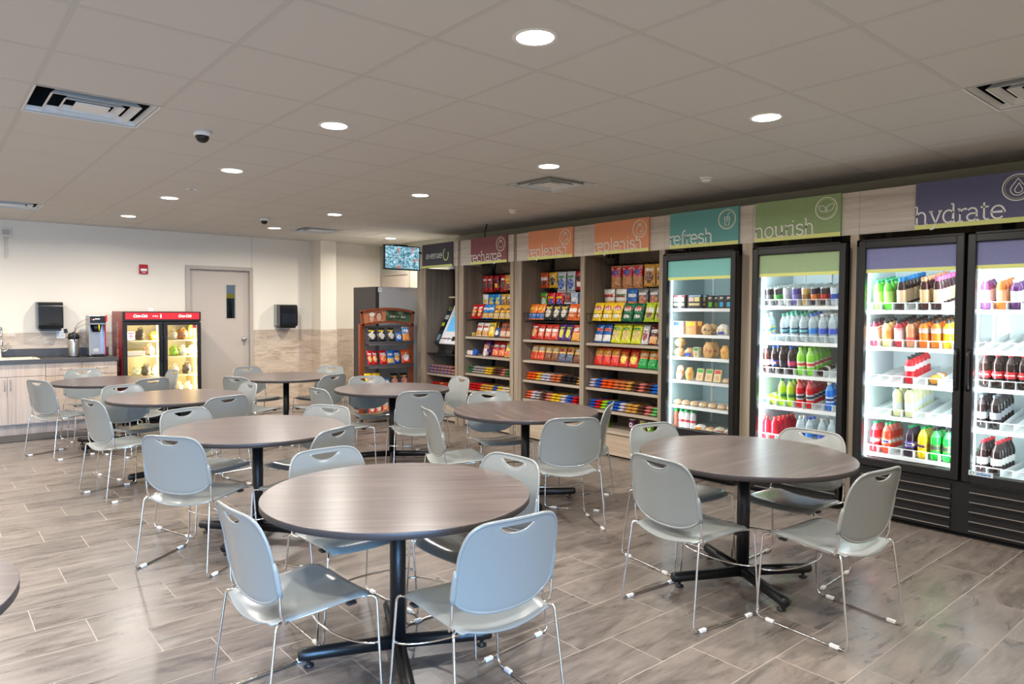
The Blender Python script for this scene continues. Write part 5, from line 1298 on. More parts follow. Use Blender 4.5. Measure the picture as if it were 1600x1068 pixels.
def tray(c):
    o = MB().box((-.075, -.045, 0), (.075, .0, .135), mat('tray_black', rgb(50, 54, 56), .25), bev=.006).build('snack_tray')
    MB().box((-.06, -.047, .07), (-.004, -.044, .112), gl((206, 176, 170))).build('ham_slot', o); MB().box((.004, -.047, .07), (.06, -.044, .112), gl((226, 206, 140))).build('cheese_slot', o)
    MB().box((-.06, -.047, .03), (.06, -.044, .055), gl((214, 190, 140))).build('cracker_slot', o); MB().box((-.06, -.0475, .117), (.072, -.044, .13), gl(c)).build('label', o); return o
def boxed(c, c2, w=.12, h=.13, d=.03, nm='sandwich_box', pic=(206, 160, 110)):
    o = MB().box((-w/2, -d, 0), (w/2, 0, h), gl(c), bev=.003).build(nm); nm == 'protein_pack' and text_obj('P3', .03, gl(W_), o, (0, -d-.0015, h*.78), (PI/2, 0, 0), bold=.0015); MB().box((-w/2+.008, -d-.001, h*.66), (w/2-.008, -d+.001, h*.94), gl(c2)).build('printed_panel', o)
    MB().box((-w/2+.02, -d-.001, h*.15), (w/2-.02, -d+.001, h*.5), gl(pic)).build('picture_panel', o); return o
def sand(nm, c, cf, rx=.055, ry=.04, rz=.035, lab=None):
    o = blob(nm, (rx, ry, rz, random.random()*9, .18), gl(c, rough=.5)); blob('filling', (rx*.96, ry*1.02, rz*.5, random.random()*9, .25), gl(cf, rough=.5), o).location = (0, 0, rz*.45)
    if lab: MB().box((-.03, -ry*1.05, .012), (.03, -ry*.8, .04), gl(lab)).build('label', o)
    return o
def tubep(c):
    o = MB().lathe([(.036, 0), (.036, .13)], gl(c), 20, ms=[gl(c)]).build('chip_tube'); MB().lathe([(.0375, .127), (.0375, .135), (.03, .136)], gl((230, 224, 214)), 20).build('lid', o)
    mb = MB(); ribbon(mb, arc(0, .075, .016, .02, 0, 360, 14), .012, gl(W_), -.0365, -.0375); mb.build('emblem', o); return o
def lying(c, cc):
    o = soda(c, cc, W_); return o
OTH = {
 'cup_yellow': ('yellow snack cup', lambda: MB().lathe([(.024, 0), (.032, .05), (.034, .052)], gl((222, 206, 110)), 16).build('snack_cup')),
 'can_white': ('small white dip can', lambda: MB().lathe([(.03, 0), (.032, .003), (.032, .045), (.03, .048)], gl((206, 200, 196)), 18).build('dip_can')),
 'can_blue': ('blue lidded dip can', lambda: MB().lathe([(.042, 0), (.044, .004), (.044, .04), (.04, .044)], gl((36, 84, 170)), 18).build('dip_can')),
 'tube_green': ('green chip tube', lambda: tubep((110, 176, 40))), 'tube_purple': ('purple chip tube', lambda: tubep((110, 40, 100))), 'tube_yellow': ('yellow green chip tube', lambda: tubep((190, 180, 60))),
 'bun_blue': ('wrapped pastry with blue end', None), 'box_pale': ('pale boxed sandwich', lambda: boxed((226, 206, 196), (60, 90, 170))), 'box_orange': ('orange boxed sandwich', lambda: boxed((214, 150, 100), (232, 190, 70))),
 'tray_red': ('red labelled snack tray', lambda: tray((190, 50, 70))), 'tray_blue': ('blue labelled snack tray', lambda: tray((150, 190, 216))),
 'pack_green': ('black green protein pack', lambda: boxed(K_, (40, 40, 44), .075, .125, .02, 'protein_pack', (90, 190, 50))), 'pack_blue': ('black blue protein pack', lambda: boxed((30, 28, 34), (44, 42, 50), .075, .125, .02, 'protein_pack', (50, 170, 220))),
 'sandwich_bag': ('wrapped sandwich in clear bag', lambda: sand('wrapped_sandwich', (206, 170, 120), (120, 84, 60), 0.055, .04, .06)), 'round_pie': ('white round wrapped sandwich', lambda: sand('wrapped_sandwich', (232, 226, 214), (206, 180, 140), .06, .04, .06, (60, 80, 160))),
 'bun_stack': ('stack of wrapped buns', lambda: sand('wrapped_bun', (206, 160, 110), (170, 120, 84), .055, .045, .05)), 'round_bluelabel': ('round bun with blue label', lambda: sand('wrapped_bun', (200, 150, 100), (170, 120, 84), .052, .045, .05, (40, 90, 190))),
 'wedge_pack': ('green wedge sandwich pack', lambda: boxed((196, 200, 170), (60, 150, 70), .06, .10, .05, 'sandwich_pack')), 'sub_long': ('standing wrapped sub sandwich', lambda: sand('wrapped_sub', (214, 170, 110), (190, 110, 80), .055, .04, .085)), 'sub_wrap': ('golden wrapped sub sandwich', lambda: sand('wrapped_sub', (222, 170, 90), (206, 120, 60), .045, .035, .07)),
 'wrap_red': ('orange labelled wrap', lambda: sand('wrapped_roll', (230, 180, 160), (232, 110, 60), .04, .035, .08)), 'slices_green': ('green topped slice pack', lambda: boxed((214, 190, 150), (60, 160, 60), .075, .12, .03, 'slice_pack')), 'slices_red': ('red topped slice pack', lambda: boxed((214, 200, 150), (196, 40, 44), .075, .12, .03, 'slice_pack')),
 'flat_sandwich': ('flat wrapped sandwich', lambda: sand('wrapped_sandwich', (216, 176, 130), (232, 226, 210), .04, .045, .028)), 'flat_label': ('sandwich with orange label', lambda: sand('wrapped_sandwich', (226, 222, 214), (232, 226, 210), .06, .05, .035, (232, 150, 40))), 'salad': ('packed salad bowl', lambda: sand('salad_bowl', (206, 200, 180), (150, 60, 50), .06, .055, .035)),
 'lying_gold': ('golden bottle lying flat', lambda: lying((196, 140, 50), (200, 90, 50))), 'lying_cola': ('dark cola bottle lying flat', lambda: lying((40, 24, 24), K_)), 'lying_lime': ('lime bottle lying with cap forward', lambda: lying((186, 220, 60), (40, 150, 100))), 'lying_lime2': ('lime bottle lying base forward', lambda: lying((176, 216, 60), (40, 150, 100)))}
def pbag(nm, c, rx, rz, handle=True, alpha=1):
    rx, rz = rx*.70, rz*.74; o = blob(nm, (rx, .11, rz, random.random()*20, .38), gl(c, rough=.45, alpha=alpha))
    if handle:
        mb = MB(); mb.tube([(-.01, 0, rz*1.5), (-.03, -.01, rz*1.9), (.02, 0, rz*2.15), (.035, .01, rz*1.8), (.01, 0, rz*1.5)], .008, gl(c, rough=.45), 6); mb.build('bag_knot', o)
    return o
OTH.update({'bag_grey': ('dark grey tied lunch bag', lambda: pbag('lunch_bag', (86, 78, 70), .085, .11)), 'bag_yellow': ('yellow tied lunch bag', lambda: pbag('lunch_bag', (226, 186, 60), .08, .07)), 'box_white': ('white flat food box', lambda: MB().box((-.13, -.14, 0), (.13, .14, .06), gl((226, 216, 190), rough=.5), bev=.006).build('food_box')),
 'bag_tan': ('tan lunch bag', lambda: pbag('lunch_bag', (186, 160, 136), .11, .10)), 'bag_teal': ('pale green lunch bag', lambda: pbag('lunch_bag', (190, 196, 166), .085, .08)), 'bag_pale': ('pale white lunch bag', lambda: pbag('lunch_bag', (222, 212, 186), .085, .09)),
 'bag_orange': ('brown orange lunch bag', lambda: pbag('lunch_bag', (176, 120, 78), .11, .10)), 'bag_lime': ('green topped lunch bag', lambda: pbag('lunch_bag', (150, 196, 70), .075, .09))})
def get_proto(k):
    if k in proto: return proto[k], True
    if k in BAGS:
        wd, w, h, a, b, c, st, tx = BAGS[k]; o = bag_mesh(w, h, a, b, c, st).build(KN)
        if tx:
            fs = {"Lay's": .05, 'Combos': .036, 'Doritos': .034, 'Takis': .04}[tx]
            text_obj(tx, fs, gl(W_ if tx != 'Combos' else (176, 36, 44)), o, (0, -min(w, h)*.13-.006, h*.68), (PI/2, 0, 0), shear=.15, bold=.0008)
        info = (wd, 'bag', w, h)
    elif k in BOT: wd, f = BOT[k]; o = f(); info = (wd, 'bottle' if 'can' not in k[:3] else 'can')
    elif k.startswith('bar_'):
        c = BARC[k[4:]]; c2 = tuple(min(255, int(v*.6+90)) for v in c) if sum(c) < 420 else tuple(int(v*.62) for v in c)
        o = bar(c, c2, .105 if k == 'bar_bigblue' else .076); info = (k[4:].replace('bigblue', 'large blue').replace('goldred', 'gold red').replace('greenwhite', 'pale green')+' wrapped bar', 'bar')
    elif k == 'bun_blue':
        o = bar((170, 116, 92), (150, 96, 84), .085, .15, .035); o.name = 'wrapped_pastry'; MB().box((-.034, -.004, .008), (-.008, .012, .028), gl((44, 90, 180))).build('blue_end_label', o); info = ('pastry with blue end', 'bar')
    else: wd, f = OTH[k]; o = f(); info = (wd, 'lying' if k.startswith('lying') else 'other')
    proto[k] = (o, info); return proto[k], False
CATS = {'bag': 'snack bag', 'bottle': 'bottle', 'can': 'can', 'bar': 'snack bar', 'lying': 'bottle', 'other': 'food pack'}
PL = {'recharge': 'recharge bay', 'left replenish': 'left replenish bay', 'right replenish': 'right replenish bay', 'avenue': 'avenue bay', 'hydrate': 'left hydrate door', 'right hydrate': 'right hydrate door', 'nourish': 'nourish cooler', 'refresh': 'refresh cooler', 'lunch': 'red fridge', 'rack': 'wooden snack rack'}
cnt = {}
rowtot = {}
lines = LINES
IN = {'avenue': (aR, aL), 'recharge': (rR, rL), 'left replenish': (pR, pL), 'right replenish': (qR, qL), 'hydrate': (1.66, 2.39), 'right hydrate': (.98, 1.66), 'nourish': (2.58, 3.295), 'refresh': (3.535, 4.26)}
def half_width(k):
    (o, info), _u = get_proto(k); f = info[1]
    if 'tray' in k: return .079
    if k == 'lunch': return .1
    return {'bag': (info[2] if f == 'bag' else 0)*.55, 'bar': .055 if k == 'bar_bigblue' else .0435, 'bottle': .0385 if k == 'round_red' else .0375, 'can': .0285, 'lying': .038}.get(f, .046 if k == 'can_blue' else .034 if k in ('can_white', 'cup_yellow') else .038 if ('tube' in k or 'pack' in k) else .04 if 'slices' in k else .058 if k in ('flat_sandwich',) else .062)
ROW = {}
_rows = {}
for l in LINES:
    if l[0] in IN: _rows.setdefault((l[0], l[1]), []).append((l[2], float(l[4])))
for (pl, sh), its in _rows.items():
    lo, hi = IN[pl]; lo += .011; hi -= .011; hs_ = [half_width(k) for k, _ in its]; yy = [v for _, v in its]
    tot = sum(2*h for h in hs_)
    k_ = min(1, (hi-lo)/(tot+.001*len(hs_)))
    hs_ = [h*k_ for h in hs_]
    for _ in range(400):
        for q in range(len(yy)-1):
            need = hs_[q]+hs_[q+1]+.0005; d = yy[q]-yy[q+1]
            if d < need: yy[q] += (need-d)/2; yy[q+1] -= (need-d)/2
        for q in range(len(yy)): yy[q] = min(max(yy[q], lo+hs_[q]), hi-hs_[q])
    # squeeze any items that still touch
    for q in range(len(yy)):
        g = min([yy[q-1]-yy[q] if q else 9, yy[q]-yy[q+1] if q < len(yy)-1 else 9])
        ROW[(pl, sh, q)] = (hs_[q], yy[q], k_)
rnd = random.Random(3)
first_used = set()
for pl, sh, k, x, y, z, nd in lines:
    x, y, z, nd = float(x), float(y), float(z), int(nd); key = (pl, sh); i = cnt[key] = cnt.get(key, -1)+1
    (o, info), _u = get_proto(k)
    words, form = info[0], info[1]
    grp = f'stock on the {sh}, {PL[pl]}'
    where = f'{ORD[i]} from left, {sh}, {PL[pl]}'
    faceY = pl in ('lunch', 'rack')
    rz = 0 if faceY else -PI/2
    def at(depth, side=0, dz=0):      # depth goes away from the viewer side of the shelf
        return (x+side, y+depth, z+dz) if faceY else (x+depth, y-side, z+dz)
    def put(loc, rot, lab):
        if k in first_used: r = dup(o)
        else: r = o; first_used.add(k)
        r.location = loc; r.rotation_euler = rot; tag(r, lab, CATS[form], grp); return r
    hw_, y, fit_ = ROW[(pl, sh, i)] if not faceY else (0, y, 1)
    if form == 'bag':
        hang = 'hooks' in sh
        for d in range(nd):
            if hang: hs = 1
            else: hs = min(1, ({'first shelf': .215, 'second shelf': .215, 'wire basket': 1}.get(sh, .25) if not faceY else .26)/(info[3]*1.06))
            lean = 0 if hang else -rad(17); tilt = rnd.uniform(-.035, .035) if not hang else rnd.uniform(-.03, .03)
            pitch = .05 if hang else .06
            if faceY:
                ys = [float(l[3]) for l in lines if l[0] == pl and l[1] == sh]; gap = min([abs(v-x) for v in ys if abs(v-x) > .002]+[.3]); sc = min(1, gap/(info[2]*1.05))
            else: sc = fit_
            zz = .009 if not hang else ({'upper hooks': 2.12, 'lower hooks': 1.86}[sh] if pl == 'right replenish' else {'upper hooks': 2.09, 'lower hooks': 1.835}[sh])-z-info[3]*1.06-.022
            put(at(d*pitch+rnd.uniform(-.004, .004), 0, zz), (lean, tilt, rz+rnd.uniform(-.04, .04)), f'{words}, {where}' if d == 0 else f'{words} behind front one, {where}').scale = (sc, 1, hs)
    elif form == 'bar':
        h = .036 if k == 'bun_blue' else .0275; l = .24
        seq = [(0, 0, 'lowest in stack'), (0, 1, 'second in stack')]+([(0, 2, 'on top of stack')] if nd > 1 else [])
        for dd, lv, wd in seq:
            put(at(-.075+(.012*lv), rnd.uniform(-.006, .006), .005+lv*(h+.004)), (0, 0, rz+rnd.uniform(-.06, .06)), f'{words} {wd}, {where}').scale = (fit_, 1, 1)
    elif form in ('bottle', 'can'):
        dia = .0575 if form == 'can' else (.078 if k == 'round_red' or 'sport' in k or k == 'lemonade' else .074)
        for d in range(nd):
            if faceY and d: break
            ti = TILT if pl in ('hydrate', 'right hydrate', 'nourish') and sh != 'bottom deck' else 0
            put(at(d*dia*math.cos(ti), 0, .002+(math.tan(ti)*.065+d*dia*math.sin(ti))), (ti, 0, rz+rnd.uniform(-.5, .5) if form == 'can' and not ti else rz), f'{words}, {where}' if d == 0 else f'{words} behind front one, {where}')
    elif form == 'lying':
        fl = 1 if k == 'lying_lime' else -1
        put(at(.19 if fl > 0 else -.03, 0, .040+SLOPE*(.255 if fl > 0 else .035)), (fl*PI/2+TILT, 0, rz), f'{words}, {where}')
    else:
        for d in range(nd):
            if k.startswith('can_'):
                put(at(-.05, 0, .036 if k == 'can_white' else .046), (PI/2, 0, rz), f'{words}, {where}'); break
            lean = -rad(14) if k in ('slices_green', 'slices_red', 'wrap_red') else 0
            put(at(d*.095, 0, .003), (lean, 0, rz), f'{words}, {where}' if d == 0 else f'{words} behind front one, {where}')
        if k == 'bun_stack': put(at(.01, .0, .098), (0, 0, rz+.3), f'upper of stacked wrapped buns, {where}')

# ------------------------------------------------------------------ the three coolers
CT = [1.612, 1.36, 1.141, .912, .663, .431]
cooler('black glass door cooler of sandwiches under the teal refresh sign', 3.49, 4.30, [(3.46, 4.258)], CT, BT, led=.55, div=False, wallc=mat('cooler_interior_grey', rgb(176, 196, 198), .5), handles=[None])
cooler('black glass door cooler of sodas under the green nourish sign', 2.535, 3.335, [(2.497, 3.295)], [1.633, 1.326, 1.042, .763, .456], BG, led=1.25, handles=[None], places=['nourish'])
hyd = cooler('wide black two door cooler under the navy hydrate sign', .93, 2.44, [(.975, 1.667), (1.685, 2.40)], [(1.604, 1.60), (1.319, 1.317), (1.056, 1.041), (.765, .783), (.445, .488)], BH, led=.95, handles=[1.64, 1.712], places=['right hydrate', 'hydrate'])
t_ = thing('maker_badge', 'small white and blue maker badge low on right hydrate door', 'badge', (XD-.0005, 1.62, .475), -PI/2)
MB().box((0, -.003, -.014), (.145, 0, .02), mat('badge_white', rgb(196, 206, 208), .3), bev=.001).build('badge_plate', t_)
text_obj('imbera', .03, mat('badge_blue', rgb(40, 110, 190), .4), t_, (.088, -.0034, .003), (PI/2, 0, 0), shear=.2, bold=.0006)
MB().tube([(.022+.011*math.cos(a), -.0032, .003+.011*math.sin(a)) for a in [PI*2*k/16 for k in range(13)]], .003, mat('badge_teal', rgb(50, 150, 150), .4), 5).build('round_emblem', t_)
# ------------------------------------------------------------------ red two door lunch fridge by the back wall
RX0, RX1, RY0, RY1, RZ = 2.09, 3.09, 10.40, 11.07, 1.55
RED_P = mat('fridge_red_paint', rgb(150, 34, 36), .35); REDB = mat('fridge_red_header', rgb(206, 30, 40), .4, emit=.35)
t_ = thing('display_fridge', 'red and black two door fridge full of lunch bags by back wall', 'fridge', (0, 0, 0))
LIN = mat('fridge_liner', rgb(232, 220, 176), .5)
mb = MB(); mb.box((RX0, RY0+.06, .08), (RX0+.03, RY1, RZ), RED_P); mb.box((RX1-.03, RY0+.06, .08), (RX1, RY1, RZ), M_['blackmetal']); mb.box((RX0+.03, RY1-.03, .08), (RX1-.03, RY1, RZ), M_['blackmetal'])
mb.box((RX0+.03, RY0+.06, .08), (RX1-.03, RY1-.03, .36), M_['blackmetal']); mb.box((RX0+.03, RY0+.06, 1.40), (RX1-.03, RY1-.03, RZ), M_['blackmetal']); mb.box(((RX0+RX1)/2-.03, RY0+.06, .36), ((RX0+RX1)/2+.03, RY0+.1, 1.4), M_['blackmetal']); mb.build('cabinet', t_)
mb = MB(); mb.box((RX0+.032, RY0+.1, .362), (RX0+.038, RY1-.04, 1.398), LIN); mb.box((RX1-.038, RY0+.1, .362), (RX1-.032, RY1-.04, 1.398), LIN); mb.box((RX0+.032, RY1-.045, .362), (RX1-.032, RY1-.035, 1.398), LIN); mb.box((RX0+.032, RY0+.1, 1.39), (RX1-.032, RY1-.04, 1.398), LIN); mb.build('interior_liner', t_)
for a, b, zs in ((RX0+.04, 2.585, [1.153, .943, .658, .398]), (2.60, RX1-.04, [1.153, .923, .658, .398])):
    for z in zs: MB().box((a, RY0+.10, z-.016), (b, RY1-.05, z), LIN).build('shelf', t_)
mb = MB(); mb.box((RX0, RY0, 1.415), (RX1, RY0+.06, RZ), M_['black'], bev=.006); hd = mb.build('header_frame', t_)
MB().box((RX0+.03, RY0-.003, 1.445), (RX1-.025, RY0+.001, 1.535), REDB).build('header_sign', hd)
hw = mat('header_white', rgb(240, 236, 232), .4, emit=.3)
for x in (2.30, 2.87): text_obj('Coca-Cola', .056, hw, hd, (x, RY0-.004, 1.49), (PI/2, 0, 0), shear=.45, bold=.002, width=.72)
text_obj('enjoy', .034, hw, hd, (2.49, RY0-.004, 1.49), (PI/2, 0, 0))
MB().prism([(2.552, 1.462), (2.568, 1.462), (2.569, 1.49), (2.564, 1.508), (2.563, 1.522), (2.557, 1.522), (2.556, 1.508), (2.551, 1.49)], 1, RY0-.005, RY0-.003, hw).build('bottle_mark', hd)
for k in range(2):
    a, b = (RX0, 2.586) if k == 0 else (2.594, RX1); f = .052
    mb = MB(); B = M_['black']; z0, z1 = .37, 1.405
    mb.box((a, RY0, z0), (a+f, RY0+.05, z1), B, bev=.006); mb.box((b-f, RY0, z0), (b, RY0+.05, z1), B, bev=.006); mb.box((a+f-.004, RY0+.001, z1-f*.8), (b-f+.004, RY0+.049, z1-.001), B, bev=.006); mb.box((a+f-.004, RY0+.001, z0+.001), (b-f+.004, RY0+.049, z0+f), B, bev=.006)
    d = mb.build('door', t_); MB().box((a+f-.004, RY0+.02, z0+f-.004), (b-f+.004, RY0+.026, z1-f*.8+.004), M_['glass']).build('glass_pane', d)
    hx = b-.02 if k == 0 else a+.02; MB().tube(bez([(hx, RY0, .86), (hx, RY0-.03, .88), (hx, RY0-.03, 1.2), (hx, RY0, 1.22)], 5, .02), .008, M_['black'], 8).build('handle', d)
    MB().box((b-f-.012 if k else b-f-.012, RY0+.07, .42), (b-f-.002, RY0+.08, 1.37), mat('warm_tube', rgb(255, 240, 190), .5, emit=9, emc=(1, .86, .5))).build('light_tube', t_)
    area('fridge_lamp', (b-f-.03, RY0+.09, .9), (-.6, .8, 0), .03, .9, 10, (1, .86, .55))
mb = MB(); mb.box((RX0+.01, RY0+.02, .1), (RX1-.01, RY0+.06, .36), M_['black'])
for k in range(6): mb.box((RX0+.06, RY0+.01, .13+.036*k), (RX1-.06, RY0+.02, .15+.036*k), M_['blackmetal'])
mb.build('lower_grill', t_)
for x in (RX0+.06, RX1-.1):
    for y in (RY0+.1, RY1-.1): MB().box((x, y, 0), (x+.04, y+.04, .08), M_['black']).build('leg', t_)
# lettering on the red flank, running up the side
text_obj('Coca-Cola', .26, mat('flank_letter', rgb(206, 150, 146), .5), t_, (RX0-.001, 10.78, 1.04), Euler((PI/2, PI/2+PI, -PI/2)), shear=.4, bold=.004, width=.62)
st = thing('door_notice', 'white shield notice with red print on left fridge door', 'notice', (2.19, RY0+.0, 1.222))
mb = MB(); mb.prism([(-.048, -.05), (-.03, -.06), (.03, -.06), (.048, -.05), (.048, .05), (.03, .06), (-.03, .06), (-.048, .05)], 1, .016, .019, mat('notice_white', rgb(232, 226, 226), .5)); mb.build('notice_card', st)
mb = MB(); 
for z, w in ((.036, .034), (.012, .012), (-.006, .024), (-.026, .01)): mb.box((-w, .0145, z-.005), (w, .0162, z+.005), mat('notice_red', rgb(196, 60, 70), .5))
mb.build('printed_lines', st)
st = thing('door_sticker', 'round red sticker at top corner of right fridge door', 'sticker', (3.005, RY0+.018, 1.34))
mb = MB(); n = 20; mb.prism([(.028*math.cos(2*PI*i/n), .028*math.sin(2*PI*i/n)) for i in range(n)], 1, -.002, .001, mat('sticker_red', rgb(214, 70, 84), .5)); mb.build('sticker_disc', st)
st = thing('small_white_box', 'small white sensor box standing on top of red fridge', 'box', (2.478, RY0+.2, RZ))
MB().box((-.03, -.02, 0), (.03, .02, .045), M_['white'], bev=.005).build('case', st); MB().box((-.02, -.0215, .012), (.02, -.0195, .03), mat('lens_grey', rgb(200, 200, 200), .2)).build('face_window', st)
# ------------------------------------------------------------------ sink counter
CYF, CT0, CT1 = 10.48, .898, .94
COUNTER = mat('counter_laminate', rgb(66, 62, 60), .42); t = NT(COUNTER); t.base(t.ramp(t.noise(t.co('Object'), 320, 2), [(.4, rgb(56, 52, 51)), (.6, rgb(78, 74, 71))]))
cabs = [(-1.2, -.40, 'far left base cabinet unit at photo edge under counter', 2), (-.40, .42, 'base cabinet unit left of the sink unit', 2), (.42, 1.22, 'wood laminate base cabinet under the sink with two doors', 0), (1.222, 2.03, 'wood laminate base cabinet with two drawers under the air pot', 1)]
NIC = mat('brushed_nickel', (.4, .37, .34), .35, 1)
for a, b, lb, kind in cabs:
    t_ = thing('base_cabinet', lb, 'cabinet', (0, 0, 0), 0, 'wood laminate base cabinets')
    MB().box((a+.001, CYF+.02, .13), (b-.001, YB-.02, CT0 if kind == 1 else .74), CABW).box((a+.001, CYF+.02, .74), (b-.001, CYF+.04, CT0-.001), CABW).build('body', t_)
    MB().box((a, CYF+.07, 0), (b, CYF+.09, .13), CABW).build('toe_kick', t_)
    m = (a+b)/2
    def handle(p, horiz, par):
        x, z = p; r = .005
        if horiz: MB().tube(bez([(x-.065, CYF, z), (x-.06, CYF-.03, z), (x+.06, CYF-.03, z), (x+.065, CYF, z)], 4, .012), r, NIC, 6).build('handle', par)
        else: MB().tube(bez([(x, CYF, z-.065), (x, CYF-.03, z-.06), (x, CYF-.03, z+.06), (x, CYF, z+.065)], 4, .012), r, NIC, 6).build('handle', par)
    if kind == 1:
        for p, q in ((a, m), (m, b)):
            d = MB().box((p+.002, CYF, .728), (q-.002, CYF+.02, CT0-.006), CABW).build('drawer', t_); handle(((p+q)/2+.02, .81), True, d)
    else: MB().box((a+.002, CYF, .738), (b-.002, CYF+.02, CT0-.006), CABW).build('false_front', t_)
    for s, p, q in ((0, a, m), (1, m, b)):
        top = .722 if kind == 1 else .732
        d = MB().box((p+.002, CYF, .145), (q-.002, CYF+.02, top), CABW).build('door', t_); handle((q-.03 if s == 0 else p+.03, .635), False, d)
t_ = thing('countertop', 'dark charcoal laminate countertop along back wall', 'countertop', (0, 0, 0))
sx0, sx1, sy0, sy1 = .38, 1.15, 10.56, 10.98
mb = MB()
for a, b in (((-1.2, CYF-.03, CT0), (sx0, YB-.012, CT1)), ((sx1, CYF-.03, CT0), (2.045, YB-.012, CT1)), ((sx0, CYF-.03, CT0), (sx1, sy0, CT1)), ((sx0, sy1, CT0), (sx1, YB-.012, CT1))): mb.box(a, b, COUNTER)
mb.build('worktop', t_); MB().box((-1.2, YB-.032, CT1), (2.045, YB-.012, 1.05), COUNTER).build('backsplash', t_)
t_ = thing('kitchen_sink', 'cream rimmed drop-in sink in the dark countertop', 'sink', (0, 0, 0))
SK = mat('sink_cream', rgb(228, 218, 196), .3); mb = MB(); w = .025
mb.box((sx0-.02, sy0-.02, CT1+.0008), (sx1+.02, sy0+w, CT1+.01), SK, bev=.003); mb.box((sx0-.02, sy1-w-.05, CT1+.0008), (sx1+.02, sy1+.02, CT1+.01), SK, bev=.003); mb.box((sx0-.02, sy0, CT1+.0008), (sx0+w, sy1, CT1+.01), SK, bev=.003); mb.box((sx1-w, sy0, CT1+.0008), (sx1+.02, sy1, CT1+.01), SK, bev=.003); mb.build('rim', t_)
mb = MB(); mb.box((sx0+w, sy0+w, CT1-.18), (sx1-w, sy1-w-.05, CT1-.17), SK)
for a, b in (((sx0+w-.006, sy0+w, CT1-.18), (sx0+w, sy1-w-.05, CT1)), ((sx1-w, sy0+w, CT1-.18), (sx1-w+.006, sy1-w-.05, CT1)), ((sx0+w, sy0+w-.006, CT1-.18), (sx1-w, sy0+w, CT1)), ((sx0+w, sy1-w-.05, CT1-.18), (sx1-w, sy1-w-.044, CT1))): mb.box(a, b, SK)
mb.build('basin', t_)
t_ = thing('kitchen_faucet', 'chrome spring spout faucet with side lever at the sink', 'faucet', (.79, 10.95, CT1+.01))
MB().lathe([(.03, 0), (.03, .01), (.022, .03), (.022, .12), (.018, .14), (.016, .22)], M_['chrome'], 18).build('faucet_body', t_)
sp = [Vector((0, 0, .2))]+[Vector((0, -.085+.085*math.cos(a), .30+.085*math.sin(a))) for a in [PI*k/12 for k in range(13)]]+[Vector((0, -.17, .24))]
MB().tube(sp, .012, M_['chrome'], 10).build('spout_hose', t_)
mb = MB(); tot = 26; cum = []
for k in range(200):
    f = k/199*(len(sp)-1); i = min(int(f), len(sp)-2); p = sp[i].lerp(sp[i+1], f-i); tg = (sp[i+1]-sp[i]).normalized(); u = Vector((1, 0, 0)); w = tg.cross(u); a = 2*PI*tot*k/199; cum.append(p+(u*math.cos(a)+w*math.sin(a))*.016)
mb.tube(cum, .0028, M_['chrome'], 5); mb.build('spring_coil', t_)
MB().lathe([(.014, 0), (.018, .02), (.018, .09), (.013, .10)], M_['chrome'], 14, loc=(0, -.17, .14)).build('spray_head', t_)
MB().tube(bez([(.018, 0, .085), (.06, 0, .09), (.075, -.01, .11), (.085, -.02, .19)], 5, .02), .007, M_['chrome'], 8).build('lever_handle', t_)
t_ = thing('air_pot', 'stainless air pot with black pump lid on the counter', 'air pot', (1.578, 10.80, CT1+.0015))
MB().lathe([(.064, 0), (.067, .01), (.067, .225), (.062, .245)], M_['steel'], 28, ms=[M_['black'], M_['steel'], M_['steel']]).build('body', t_)
MB().lathe([(.066, .24), (.066, .285), (.055, .31), (.04, .318)], M_['black'], 28).box((-.02, -.085, .26), (.02, -.04, .30), M_['black'], bev=.006).build('pump_lid', t_)
MB().tube(bez([(-.075, 0, .262), (-.088, -.02, .262), (0, -.1, .262), (.088, -.02, .262), (.075, 0, .262)], 6, .05), .005, M_['black'], 6).build('carry_handle', t_)
MB().tube([(0, 0, .3), (.0, .01, .33)], .012, M_['black'], 8).box((-.02, .0, .33), (.022, .03, .385), M_['black'], tf=Matrix.Rotation(-.25, 4, 'Y'), bev=.006).build('pump_lever', t_)
MB().tube(bez([(0, -.085, .28), (0, -.09, .23), (0, -.085, .2)], 4, .01), .006, M_['black'], 6).build('spout', t_)
t_ = thing('coffee_brewer', 'stainless coffee brewer with red right side and black base', 'coffee maker', (1.84, 10.80, CT1+.0015))
MB().box((-.10, -.12, 0), (.10, .12, .022), M_['black'], bev=.006).box((-.075, -.135, .022), (.075, .06, .03), M_['black'], bev=.003).build('base', t_)
MB().box((-.095, .03, .022), (.095, .12, .43), M_['steel']).box((-.1, -.11, .022), (-.085, .12, .43), M_['steel']).build('tower', t_)
MB().box((.085, -.11, .022), (.1, .12, .43), mat('brewer_red', rgb(160, 26, 34), .35)).build('red_side', t_)
MB().box((-.1, -.12, .43), (.1, .12, .555), M_['steel'], bev=.005).build('brew_head', t_)
MB().box((-.09, -.126, .45), (.1, -.118, .545), M_['black']).build('control_panel', t_)
MB().lathe([(.045, .33), (.07, .43)], M_['black'], 22, loc=(0, -.03, 0)).build('brew_funnel', t_)
MB().tube(bez([(.02, -.1, .42), (.02, -.125, .415), (.02, -.125, .35)], 4, .01), .009, mat('handle_yellow', rgb(226, 206, 40), .4), 8).build('funnel_handle', t_)
MB().box((.09, -.15, .47), (.112, -.1, .555), mat('faucet_red', rgb(196, 24, 36), .35), bev=.004).build('hot_water_tap', t_)
MB().box((-.03, -.123, .50), (.03, -.127, .512), M_['white']).build('marking', t_)
for x, c in ((-.07, RED), (-.045, W_)): MB().box((x-.008, -.131, .49), (x+.008, -.126, .506), gl(c)).build('switch', t_)
MB().box((-.03, .022, .06), (.035, .029, .10), mat('label_pale', rgb(214, 210, 196), .5)).build('notice_label', t_)
brew = t_
